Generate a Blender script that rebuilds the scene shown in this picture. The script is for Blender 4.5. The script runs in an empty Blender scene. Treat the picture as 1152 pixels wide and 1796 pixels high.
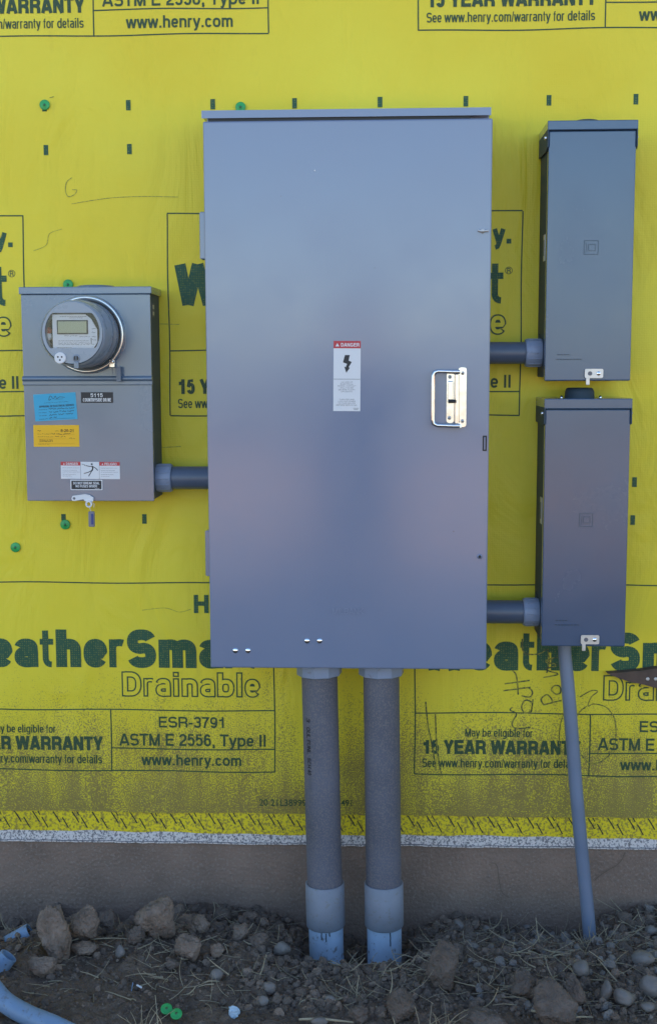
import bpy, bmesh, math, random
import numpy as np
from mathutils import Vector, Matrix, noise

random.seed(7); np.random.seed(7)
S = bpy.context.scene
COL = S.collection
PI = math.pi

# ------------------------------------------------------------------ camera
F = 2200.0
CAMX, CAMD, CAMZ = 0.0, 3.2, 1.40
_foot = np.array([670-576, 636-898, F]); _foot /= np.linalg.norm(_foot)
_down = np.array([57, 18500, F], float)
_down -= _foot*np.dot(_down, _foot); _down /= np.linalg.norm(_down)
_right = np.cross(_down, _foot)                    # x = y(down) x z(fwd)
if _right[0] < 0: _right = -_right
# rows: camera axes written in world axes
W2C = np.stack([_right, _foot, -_down], axis=1)    # cam = W2C @ world
def px(u, v, d):
    """world point on the plane d metres in front of the wall seen at photo pixel (u, v)"""
    r = W2C.T @ np.array([u-576.0, v-898.0, F])
    t = (CAMD-d)/r[1]
    return Vector((CAMX+r[0]*t, -CAMD+r[1]*t, CAMZ+r[2]*t))
cd = bpy.data.cameras.new("camera"); cam = bpy.data.objects.new("camera", cd); COL.objects.link(cam)
M = Matrix.Identity(4)
for i in range(3):
    M[i][0] = W2C[0][i]; M[i][1] = -W2C[1][i]; M[i][2] = -W2C[2][i]
M[0][3], M[1][3], M[2][3] = CAMX, -CAMD, CAMZ
cam.matrix_world = M
cd.sensor_fit = 'VERTICAL'; cd.sensor_height = 24.0; cd.lens = F/1796*24.0
cd.clip_start = 0.05; cd.clip_end = 3000
S.camera = cam

# ------------------------------------------------------------------ light
SUN_EL, SUN_AZ = 29.0, 12.0         # sun behind the wall: the wall and everything on it is in open shade
w = bpy.data.worlds.new("World"); S.world = w; w.use_nodes = True
nt = w.node_tree; nt.nodes.clear()
sk = nt.nodes.new('ShaderNodeTexSky'); sk.sky_type = 'NISHITA'; sk.sun_disc = False
sk.sun_elevation = math.radians(SUN_EL); sk.sun_rotation = math.radians(SUN_AZ)
sk.air_density = 1.0; sk.dust_density = 0.2; sk.ozone_density = 2.6
bg = nt.nodes.new('ShaderNodeBackground'); bg.inputs[1].default_value = 0.115
wo = nt.nodes.new('ShaderNodeOutputWorld')
nt.links.new(sk.outputs[0], bg.inputs[0]); nt.links.new(bg.outputs[0], wo.inputs[0])
sl = bpy.data.lights.new("sun", 'SUN'); sl.energy = 5.0; sl.angle = math.radians(0.5); sl.color = (1.0, 0.86, 0.68)
so = bpy.data.objects.new("sun", sl); COL.objects.link(so)
e, a = math.radians(SUN_EL), math.radians(SUN_AZ)
sd = Vector((math.sin(a)*math.cos(e), math.cos(a)*math.cos(e), math.sin(e)))   # towards the sun (+Y, behind the wall)
so.rotation_euler = (-sd).to_track_quat('-Z', 'Y').to_euler()
so.location = (0, 5, 8)
S.view_settings.view_transform = 'Standard'; S.view_settings.look = 'None'
S.view_settings.exposure = 1.68; S.view_settings.gamma = 1.0
S.render.engine = 'CYCLES'

# ------------------------------------------------------------------ materials
def mat(name, col, rough=0.6, metal=0.0, bump=None, var=None, coat=0.0, spec=0.5, speck=None):
    """bump=(scale, strength, dist) var=(scale, amount) speck=(scale, threshold, colour, mix)"""
    m = bpy.data.materials.new(name); m.use_nodes = True
    n = m.node_tree; b = n.nodes['Principled BSDF']
    b.inputs['Base Color'].default_value = (*col, 1); b.inputs['Roughness'].default_value = rough
    b.inputs['Metallic'].default_value = metal; b.inputs['Specular IOR Level'].default_value = spec
    b.inputs['Coat Weight'].default_value = coat
    tc = n.nodes.new('ShaderNodeTexCoord')
    src = None
    if var:
        t = n.nodes.new('ShaderNodeTexNoise'); t.inputs['Scale'].default_value = var[0]; t.inputs['Detail'].default_value = 6
        n.links.new(tc.outputs['Object'], t.inputs['Vector'])
        r = n.nodes.new('ShaderNodeMapRange'); r.inputs[1].default_value = 0.25; r.inputs[2].default_value = 0.75
        r.inputs[3].default_value = 1-var[1]; r.inputs[4].default_value = 1+var[1]
        n.links.new(t.outputs[0], r.inputs[0])
        mx = n.nodes.new('ShaderNodeVectorMath'); mx.operation = 'SCALE'; mx.inputs[0].default_value = col
        n.links.new(r.outputs[0], mx.inputs['Scale']); src = mx.outputs[0]
        rr = n.nodes.new('ShaderNodeMapRange'); rr.inputs[1].default_value = 0.3; rr.inputs[2].default_value = 0.7
        rr.inputs[3].default_value = max(0.02, rough-0.04); rr.inputs[4].default_value = min(1, rough+0.05)
        n.links.new(t.outputs[0], rr.inputs[0]); n.links.new(rr.outputs[0], b.inputs['Roughness'])
    if speck:
        t = n.nodes.new('ShaderNodeTexNoise'); t.inputs['Scale'].default_value = speck[0]; t.inputs['Detail'].default_value = 4
        t.inputs['Roughness'].default_value = 0.7
        n.links.new(tc.outputs['Object'], t.inputs['Vector'])
        r = n.nodes.new('ShaderNodeMapRange'); r.inputs[1].default_value = speck[1]-0.04; r.inputs[2].default_value = speck[1]+0.04
        r.inputs[4].default_value = speck[3]
        n.links.new(t.outputs[0], r.inputs[0])
        mx = n.nodes.new('ShaderNodeMix'); mx.data_type = 'RGBA'
        n.links.new(r.outputs[0], mx.inputs[0]); mx.inputs[6].default_value = (*col, 1); mx.inputs[7].default_value = (*speck[2], 1)
        if src: n.links.new(src, mx.inputs[6])
        src = mx.outputs[2]
    if src: n.links.new(src, b.inputs['Base Color'])
    if bump:
        t = n.nodes.new('ShaderNodeTexNoise'); t.inputs['Scale'].default_value = bump[0]; t.inputs['Detail'].default_value = 5
        n.links.new(tc.outputs['Object'], t.inputs['Vector'])
        bp = n.nodes.new('ShaderNodeBump'); bp.inputs['Strength'].default_value = bump[1]; bp.inputs['Distance'].default_value = bump[2]
        n.links.new(t.outputs[0], bp.inputs['Height']); n.links.new(bp.outputs[0], b.inputs['Normal'])
    return m

M_CAB   = mat('cabinet_paint', (0.185, 0.222, 0.325), 0.18, bump=(2.0, 0.08, 0.010), var=(3, 0.03), spec=0.25, coat=1.0)
M_CAB.node_tree.nodes['Principled BSDF'].inputs['Coat IOR'].default_value = 1.58; M_CAB.node_tree.nodes['Principled BSDF'].inputs['Coat Roughness'].default_value = 0.16
M_BOX   = mat('breaker_box_paint', (0.042, 0.084, 0.160), 0.24, bump=(2.2, 0.12, 0.015), var=(5, 0.06), spec=0.5, coat=1.0)
M_BOX.node_tree.nodes['Principled BSDF'].inputs['Coat IOR'].default_value = 1.42; M_BOX.node_tree.nodes['Principled BSDF'].inputs['Coat Roughness'].default_value = 0.22
M_METER = mat('meter_box_paint', (0.115, 0.168, 0.245), 0.24, bump=(2.5, 0.08, 0.012), var=(4, 0.05), spec=0.5, coat=1.0)
M_METER.node_tree.nodes['Principled BSDF'].inputs['Coat IOR'].default_value = 1.5; M_METER.node_tree.nodes['Principled BSDF'].inputs['Coat Roughness'].default_value = 0.22
M_BOXS = mat('breaker_box_matte_shaded', (0.038, 0.062, 0.090), 0.55, var=(5, 0.08), spec=0.25)  # darker matte copy of the box paint; puts shade into sides and lettering
M_METERS = mat('meter_box_matte_shaded', (0.085, 0.110, 0.135), 0.55, var=(5, 0.08), spec=0.25)  # darker matte copy of the meter box paint, shade coloured into its sides
M_CABS = mat('cabinet_matte', (0.125, 0.160, 0.265), 0.5, spec=0.25)
M_DARKP = mat('gap_shade_paint', (0.03, 0.035, 0.04), 0.6)  # shade of the gap under the hood, as a dark colour
M_ZINC  = mat('zinc_plated_steel', (0.78, 0.76, 0.74), 0.22, 1.0, var=(60, 0.08))
M_GALV  = mat('dull_hasp_metal', (0.62, 0.60, 0.58), 0.42, 0.7, var=(80, 0.1))
M_CHROME= mat('rivet_metal', (0.82, 0.82, 0.84), 0.12, 1.0)
M_BLACK = mat('black_hole', (0.012, 0.012, 0.014), 0.5)
M_WHITE = mat('label_white', (0.72, 0.72, 0.74), 0.4)
M_RED   = mat('label_red', (0.50, 0.03, 0.045), 0.4)
M_INK   = mat('label_ink', (0.02, 0.02, 0.025), 0.5)
M_INKG  = mat('small_print_ink', (0.13, 0.13, 0.15), 0.5)
M_CYAN  = mat('blue_card', (0.055, 0.40, 0.62), 0.6)
M_ORNG  = mat('yellow_card', (0.90, 0.50, 0.012), 0.6)
M_PVC   = mat('grey_pvc', (0.090, 0.115, 0.170), 0.38, var=(12, 0.12), bump=(40, 0.1, 0.002), spec=0.5)
M_PVCL  = mat('pale_grey_pvc', (0.25, 0.30, 0.42), 0.42, var=(14, 0.12), spec=0.5, speck=(60, 0.64, (0.16, 0.13, 0.11), 0.5))
M_PIPED = mat('dusty_pvc', (0.115, 0.115, 0.145), 0.65, var=(5, 0.3), speck=(260, 0.54, (0.26, 0.22, 0.19), 0.5), bump=(200, 0.15, 0.001))
M_BLUE  = mat('blue_pvc', (0.19, 0.285, 0.42), 0.42, var=(15, 0.14), spec=0.5, speck=(45, 0.62, (0.13, 0.12, 0.11), 0.6))
M_SLEEVE= mat('sleeve_pvc', (0.225, 0.240, 0.280), 0.5, var=(15, 0.14), speck=(70, 0.60, (0.20, 0.18, 0.16), 0.5))
M_THIN  = mat('slim_conduit_pvc', (0.165, 0.200, 0.275), 0.40, var=(10, 0.12), speck=(90, 0.68, (0.25, 0.24, 0.23), 0.4))
M_GREEN = mat('green_plastic', (0.03, 0.36, 0.09), 0.35, var=(90, 0.2))
M_WOOD  = mat('weathered_wood', (0.105, 0.066, 0.048), 0.75, var=(30, 0.3), bump=(70, 0.5, 0.003))
M_STRAW = mat('dry_straw', (0.36, 0.29, 0.19), 0.8, var=(25, 0.3))
M_STONE = mat('grey_river_stone', (0.190, 0.160, 0.140), 0.6, var=(22, 0.28), bump=(90, 0.5, 0.003), speck=(120, 0.62, (0.15, 0.14, 0.14), 0.5))
M_CLOD  = mat('dry_clod', (0.255, 0.182, 0.135), 0.95, var=(25, 0.35), bump=(120, 1.0, 0.010), speck=(90, 0.60, (0.29, 0.23, 0.19), 0.5))
M_CLODD = mat('dark_clod', (0.160, 0.118, 0.092), 0.95, var=(25, 0.35), bump=(120, 1.0, 0.010))
M_SOIL  = mat('soil', (0.150, 0.103, 0.074), 1.0, var=(9, 0.45), bump=(110, 1.0, 0.012), speck=(45, 0.62, (0.24, 0.18, 0.14), 0.6))
M_BURIED = mat('pale_blue_pvc', (0.44, 0.56, 0.70), 0.45, var=(15, 0.14), speck=(45, 0.60, (0.16, 0.13, 0.11), 0.7))
def scuffs(m, lo, hi):
    n = m.node_tree; b = n.nodes['Principled BSDF']; tc = n.nodes.new('ShaderNodeTexCoord')
    t = n.nodes.new('ShaderNodeTexNoise'); t.inputs['Scale'].default_value = 4; t.inputs['Detail'].default_value = 9; t.inputs['Roughness'].default_value = 0.68
    n.links.new(tc.outputs['Object'], t.inputs['Vector'])
    r = n.nodes.new('ShaderNodeMapRange'); r.inputs[1].default_value = 0.35; r.inputs[2].default_value = 0.68; r.inputs[3].default_value = lo; r.inputs[4].default_value = hi
    n.links.new(t.outputs[0], r.inputs[0]); n.links.new(r.outputs[0], b.inputs['Coat Roughness'])
scuffs(M_CAB, 0.12, 0.24); scuffs(M_BOX, 0.15, 0.32); scuffs(M_METER, 0.15, 0.32)
M_EMBB = mat('emblem_relief_shade', (0.050, 0.088, 0.135), 0.4)  # uncoated tone imitates the shading along the emblem's raised edges
M_EMB = mat('lettering_relief_shade', (0.200, 0.240, 0.350), 0.3)  # tone set into flat lettering in place of embossed shading
M_CLOTH = mat('dark_jacket', (0.03, 0.04, 0.06), 0.8)
M_JEANS = mat('jeans', (0.03, 0.045, 0.09), 0.8)
M_SKIN  = mat('skin', (0.45, 0.27, 0.19), 0.5)
M_HAIR  = mat('hair', (0.04, 0.025, 0.015), 0.6)
M_GLASS = bpy.data.materials.new('clear_polycarbonate'); M_GLASS.use_nodes = True
_b = M_GLASS.node_tree.nodes['Principled BSDF']
_b.inputs['Transmission Weight'].default_value = 1.0; _b.inputs['Roughness'].default_value = 0.03
_b.inputs['IOR'].default_value = 1.25; _b.inputs['Base Color'].default_value = (0.93, 0.95, 0.96, 1)
M_LCD = mat('lcd_glass', (0.36, 0.37, 0.24), 0.25)

def N(n, t, **kw):
    x = n.nodes.new(t)
    for k, v in kw.items():
        if k.startswith('i'): x.inputs[int(k[1:])].default_value = v
        else: setattr(x, k, v)
    return x

def wrap_material(name, ink):
    m = bpy.data.materials.new(name); m.use_nodes = True
    n = m.node_tree; L = n.links.new; b = n.nodes['Principled BSDF']
    geo = N(n, 'ShaderNodeNewGeometry'); sep = N(n, 'ShaderNodeSeparateXYZ'); L(geo.outputs['Position'], sep.inputs[0])
    # broad mottling of the yellow sheet
    n1 = N(n, 'ShaderNodeTexNoise'); n1.inputs['Scale'].default_value = 1.7; n1.inputs['Detail'].default_value = 5
    L(geo.outputs['Position'], n1.inputs['Vector'])
    rp = N(n, 'ShaderNodeValToRGB'); cr = rp.color_ramp
    if ink:
        cr.elements[0].position = 0.3; cr.elements[0].color = (0.020, 0.080, 0.045, 1)
        cr.elements[1].position = 0.7; cr.elements[1].color = (0.032, 0.105, 0.055, 1)
    else:
        cr.elements[0].position = 0.3; cr.elements[0].color = (0.78, 0.60, 0.024, 1)
        cr.elements[1].position = 0.7; cr.elements[1].color = (0.83, 0.71, 0.050, 1)
    L(n1.outputs[0], rp.inputs[0])
    cur = rp.outputs[0]
    # perforated mesh dots: yellow dimples showing through the ink / weave of the sheet
    vm = N(n, 'ShaderNodeMapping'); vm.inputs['Scale'].default_value = (1, 0.0, 1); L(geo.outputs['Position'], vm.inputs[0])
    vo = N(n, 'ShaderNodeTexVoronoi'); vo.inputs['Scale'].default_value = 175; vo.inputs['Randomness'].default_value = 0.28
    L(vm.outputs[0], vo.inputs['Vector'])
    dots = N(n, 'ShaderNodeMapRange', i1=0.30, i2=0.16, i3=0.0, i4=1.0); L(vo.outputs['Distance'], dots.inputs[0])
    if ink:
        mx = N(n, 'ShaderNodeMix', data_type='RGBA'); L(cur, mx.inputs[6]); mx.inputs[7].default_value = (0.34, 0.34, 0.05, 1)
        k = N(n, 'ShaderNodeMath', operation='MULTIPLY', i1=0.55); L(dots.outputs[0], k.inputs[0]); L(k.outputs[0], mx.inputs[0])
        cur = mx.outputs[2]
    # scuffs: vertical rub marks
    ms = N(n, 'ShaderNodeMapping'); ms.inputs['Scale'].default_value = (9, 1, 2.2); L(geo.outputs['Position'], ms.inputs[0])
    n2 = N(n, 'ShaderNodeTexNoise'); n2.inputs['Scale'].default_value = 1.3; n2.inputs['Detail'].default_value = 9; n2.inputs['Roughness'].default_value = 0.7
    L(ms.outputs[0], n2.inputs['Vector'])
    sc = N(n, 'ShaderNodeMapRange', i1=0.60, i2=0.80, i3=0.0, i4=0.28); L(n2.outputs[0], sc.inputs[0])
    mx = N(n, 'ShaderNodeMix', data_type='RGBA'); L(sc.outputs[0], mx.inputs[0]); L(cur, mx.inputs[6]); mx.inputs[7].default_value = (0.30, 0.23, 0.06, 1)
    cur = mx.outputs[2]
    # splashed mud, denser towards the ground
    n3 = N(n, 'ShaderNodeTexNoise'); n3.inputs['Scale'].default_value = 330; n3.inputs['Detail'].default_value = 4; n3.inputs['Roughness'].default_value = 0.6
    L(geo.outputs['Position'], n3.inputs['Vector'])
    n4 = N(n, 'ShaderNodeTexNoise'); n4.inputs['Scale'].default_value = 4; n4.inputs['Detail'].default_value = 5
    L(geo.outputs['Position'], n4.inputs['Vector'])
    za = N(n, 'ShaderNodeMath', operation='MULTIPLY_ADD', i1=0.50, i2=-0.25); L(n4.outputs[0], za.inputs[0])
    zz = N(n, 'ShaderNodeMath', operation='ADD'); L(sep.outputs[2], zz.inputs[0]); L(za.outputs[0], zz.inputs[1])
    mst = N(n, 'ShaderNodeMapping'); mst.inputs['Scale'].default_value = (26, 1, 3.0); L(geo.outputs['Position'], mst.inputs[0])
    n6 = N(n, 'ShaderNodeTexNoise'); n6.inputs['Scale'].default_value = 1.0; n6.inputs['Detail'].default_value = 6; L(mst.outputs[0], n6.inputs['Vector'])
    zb2 = N(n, 'ShaderNodeMath', operation='MULTIPLY_ADD', i1=0.34, i2=-0.17); L(n6.outputs[0], zb2.inputs[0])
    z3 = N(n, 'ShaderNodeMath', operation='ADD'); L(zz.outputs[0], z3.inputs[0]); L(zb2.outputs[0], z3.inputs[1]); zz = z3
    th = N(n, 'ShaderNodeMapRange', i1=0.20, i2=0.80, i3=0.36 if not ink else .46, i4=0.80); L(zz.outputs[0], th.inputs[0])
    sb = N(n, 'ShaderNodeMath', operation='SUBTRACT'); L(n3.outputs[0], sb.inputs[0]); L(th.outputs[0], sb.inputs[1])
    dm = N(n, 'ShaderNodeMapRange', i1=-0.05, i2=0.10, i3=0.0, i4=0.82); L(sb.outputs[0], dm.inputs[0])
    mx = N(n, 'ShaderNodeMix', data_type='RGBA'); L(dm.outputs[0], mx.inputs[0]); L(cur, mx.inputs[6]); mx.inputs[7].default_value = (0.185, 0.125, 0.062, 1)
    cur = mx.outputs[2]
    L(cur, b.inputs['Base Color'])
    b.inputs['Roughness'].default_value = 0.48 if not ink else 0.55
    b.inputs['Specular IOR Level'].default_value = 0.35
    # bump: dimples + soft wrinkles
    d1 = N(n, 'ShaderNodeBump'); d1.inputs['Strength'].default_value = 0.35; d1.inputs['Distance'].default_value = 0.0012
    L(vo.outputs['Distance'], d1.inputs['Height'])
    mw = N(n, 'ShaderNodeMapping'); mw.inputs['Scale'].default_value = (3.2, 1, 1.3); mw.inputs['Rotation'].default_value = (0, 0.15, 0); L(geo.outputs['Position'], mw.inputs[0])
    n5 = N(n, 'ShaderNodeTexNoise'); n5.inputs['Scale'].default_value = 2.2; n5.inputs['Detail'].default_value = 4; n5.inputs['Distortion'].default_value = 0.8
    L(mw.outputs[0], n5.inputs['Vector'])
    d2 = N(n, 'ShaderNodeBump'); d2.inputs['Strength'].default_value = 0.9; d2.inputs['Distance'].default_value = 0.018
    L(n5.outputs[0], d2.inputs['Height']); L(d1.outputs[0], d2.inputs['Normal']); L(d2.outputs[0], b.inputs['Normal'])
    return m
M_WRAP = wrap_material('yellow_house_wrap', False)
M_PRINT = wrap_material('green_print', True)
M_LINE = mat('thin_green_print', (0.030, 0.072, 0.030), 0.6, speck=(300, 0.60, (0.26, 0.22, 0.06), 0.5))
M_PEN = mat('marker_ink', (0.05, 0.07, 0.03), 0.6, speck=(150, 0.50, (0.42, 0.36, 0.04), 0.75))
M_PENCIL = mat('pencil', (0.24, 0.22, 0.05), 0.6, speck=(200, 0.5, (0.55, 0.50, 0.05), 0.8))
M_TAPE = mat('hatched_yellow', (0.86, 0.66, 0.015), 0.5, var=(5, 0.1), speck=(150, 0.53, (0.24, 0.16, 0.05), 0.75))
M_FLASH = mat('white_flashing', (0.76, 0.68, 0.63), 0.6, speck=(190, 0.53, (0.10, 0.09, 0.10), 0.85), bump=(170, 0.4, 0.002))
M_CONC = mat('concrete_stem_wall', (0.245, 0.168, 0.125), 0.9, var=(7, 0.22), speck=(140, 0.58, (0.33, 0.26, 0.21), 0.55), bump=(110, 1.0, 0.005))
M_CRACK = mat('crack_stain', (0.15, 0.11, 0.08), 0.9)

# ------------------------------------------------------------------ mesh helpers
class MB:
    def __init__(s): s.v = []; s.f = []; s.m = []; s.sm = []
    def add(s, vs, fs, mi=0, smooth=False):
        o = len(s.v); s.v += [tuple(p) for p in vs]
        for f in fs: s.f.append([o+i for i in f]); s.m.append(mi); s.sm.append(smooth)
        return s
    def box(s, lo, hi, mi=0, bev=0.0, seg=2):
        bm = bmesh.new()
        lo = Vector(lo); hi = Vector(hi)
        for k in range(3):
            if lo[k] > hi[k]: lo[k], hi[k] = hi[k], lo[k]
        bmesh.ops.create_cube(bm, size=1.0)
        c = (lo+hi)/2; d = hi-lo
        for v in bm.verts: v.co = Vector((c[i]+v.co[i]*d[i] for i in range(3)))
        if bev > 0: bmesh.ops.bevel(bm, geom=bm.edges[:], offset=min(bev, min(d)*0.49), segments=seg, profile=0.5, affect='EDGES')
        return s.addbm(bm, mi, smooth=False)
    def addbm(s, bm, mi=0, smooth=False):
        bm.verts.index_update()
        s.add([v.co[:] for v in bm.verts], [[v.index for v in f.verts] for f in bm.faces], mi, smooth); bm.free(); return s
    def tube(s, pts, r, n=16, mi=0, caps=True, flat=None):
        """r: radius or list of radii"""
        pts = [Vector(p) for p in pts]; rs = r if isinstance(r, (list, tuple)) else [r]*len(pts)
        rings = []; up = None
        for i, p in enumerate(pts):
            t = (pts[min(i+1, len(pts)-1)]-pts[max(i-1, 0)])
            if t.length < 1e-9: t = Vector((0, 0, 1))
            t.normalize()
            if up is None:
                up = t.cross(Vector((0, 1, 0.01)));
                if up.length < 0.1: up = t.cross(Vector((1, 0, 0)))
            up = (up-t*up.dot(t)).normalized(); q = t.cross(up)
            rings.append([p+up*math.cos(2*PI*k/n)*rs[i]+q*math.sin(2*PI*k/n)*rs[i]*(flat or 1) for k in range(n)])
        vs = [v for rg in rings for v in rg]
        fs = [[i*n+k, i*n+(k+1) % n, (i+1)*n+(k+1) % n, (i+1)*n+k] for i in range(len(pts)-1) for k in range(n)]
        s.add(vs, fs, mi, True)
        if caps: s.add(rings[0], [list(range(n))[::-1]], mi); s.add(rings[-1], [list(range(n))], mi)
        return s
    def lathe(s, prof, c, axis=(0, -1, 0), n=40, mi=0, smooth=True, sharp=False):
        """prof: (distance along the axis, radius)"""
        ax = Vector(axis).normalized(); u = ax.orthogonal().normalized(); q = ax.cross(u); c = Vector(c)
        if sharp:
            for a_, b_ in zip(prof[:-1], prof[1:]): s.lathe([a_, b_], c, axis, n, mi, smooth)
            return s
        vs = []
        for (h, r) in prof:
            for k in range(n): vs.append(c+ax*h+(u*math.cos(2*PI*k/n)+q*math.sin(2*PI*k/n))*max(r, 1e-5))
        fs = [[i*n+k, i*n+(k+1) % n, (i+1)*n+(k+1) % n, (i+1)*n+k] for i in range(len(prof)-1) for k in range(n)]
        return s.add(vs, fs, mi, smooth)
    def prism(s, pts2, y0, y1, mi=0):
        """polygon in the wall plane (x, z) extruded in depth"""
        n = len(pts2); vs = [(p[0], y0, p[1]) for p in pts2]+[(p[0], y1, p[1]) for p in pts2]
        fs = [list(range(n)), [n+i for i in range(n)][::-1]]+[[i, (i+1) % n, n+(i+1) % n, n+i] for i in range(n)]
        return s.add(vs, fs, mi)
    def build(s, name, mats, parent=None):
        me = bpy.data.meshes.new(name); me.from_pydata(s.v, [], s.f)
        mats = mats if isinstance(mats, (list, tuple)) else [mats]
        for m in mats: me.materials.append(m)
        me.polygons.foreach_set('material_index', s.m); me.polygons.foreach_set('use_smooth', s.sm)
        bm = bmesh.new(); bm.from_mesh(me); bmesh.ops.recalc_face_normals(bm, faces=bm.faces[:]); bm.to_mesh(me); bm.free()
        me.update()
        o = bpy.data.objects.new(name, me); COL.objects.link(o)
        if parent:
            o.parent = parent
            p = parent; off = Vector((0, 0, 0))
            while p: off += p.location; p = p.parent
            o.location = -off
        return o
def rounded(x0, z0, x1, z1, r, n=6):
    if x0 > x1: x0, x1 = x1, x0
    if z0 > z1: z0, z1 = z1, z0
    out = []
    for cx, cz, a0 in ((x1-r, z1-r, 0), (x0+r, z1-r, 90), (x0+r, z0+r, 180), (x1-r, z0+r, 270)):
        for k in range(n+1):
            t = math.radians(a0+90*k/n); out.append((cx+r*math.cos(t), cz+r*math.sin(t)))
    return out
def thing(name, label, cat, loc=(0, 0, 0), group=None):
    o = bpy.data.objects.new(name, None); COL.objects.link(o); o.location = loc; o.empty_display_size = 0.05
    tag(o, label, cat, group); return o
def tag(o, label=None, cat=None, group=None, kind=None):
    if label: o['label'] = label
    if cat: o['category'] = cat
    if group: o['group'] = group
    if kind: o['kind'] = kind
    return o

# text as flat mesh, fitted to a rectangle (x0,z0)-(x1,z1) in the wall plane
_tc = {}
def text_polys(string, bold=0.0, outline=0.0, spacing=1.0):
    key = (string, bold, outline, spacing)
    if key in _tc: return _tc[key]
    cu = bpy.data.curves.new('tmp', 'FONT'); cu.body = string; cu.size = 1.0; cu.resolution_u = 3
    cu.space_character = spacing
    if outline:
        cu.fill_mode = 'NONE'; cu.bevel_depth = outline; cu.bevel_resolution = 0; cu.offset = bold
    else:
        cu.offset = bold; cu.fill_mode = 'BOTH' if False else 'FRONT'
        cu.dimensions = '2D'; cu.fill_mode = 'BOTH'
    ob = bpy.data.objects.new('tmp', cu); COL.objects.link(ob)
    dg = bpy.context.evaluated_depsgraph_get(); ev = ob.evaluated_get(dg); me = ev.to_mesh()
    vs = np.array([v.co[:] for v in me.vertices]); fs = [list(p.vertices) for p in me.polygons]
    ev.to_mesh_clear(); bpy.data.objects.remove(ob); bpy.data.curves.remove(cu)
    mn, mxx = vs[:, :2].min(0), vs[:, :2].max(0)
    vs = vs.copy(); vs[:, 0] = (vs[:, 0]-mn[0])/(mxx[0]-mn[0]); vs[:, 1] = (vs[:, 1]-mn[1])/(mxx[1]-mn[1])
    _tc[key] = (vs, fs); return _tc[key]
_W = dict(zip('abcdefghijklmnopqrstuvwxyz', (556,611,556,611,556,333,611,611,278,278,556,278,889,611,611,611,611,389,556,333,611,556,778,556,556,500)))
_W.update(zip('ABCDEFGHIJKLMNOPQRSTUVWXYZ', (722,722,722,722,667,611,778,722,278,556,722,611,833,722,778,667,778,722,667,611,722,667,944,667,667,611)))
_W.update({c: 556 for c in '0123456789'}); _W.update({'J': 556}); _W.update({' ': 278, '.': 278, ',': 278, '/': 278, '-': 333})
def SE(x0, y0, x1, y1, a0, a1, n=12, ex=2.5):
    cx, cy, rx, ry = (x0+x1)/2, (y0+y1)/2, (x1-x0)/2, (y1-y0)/2; out = []
    for i in range(n+1):
        t = math.radians(a0+(a1-a0)*i/n); c, q = math.cos(t), math.sin(t)
        out.append((cx+rx*math.copysign(abs(c)**(2/ex), c), cy+ry*math.copysign(abs(q)**(2/ex), q)))
    return out
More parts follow.
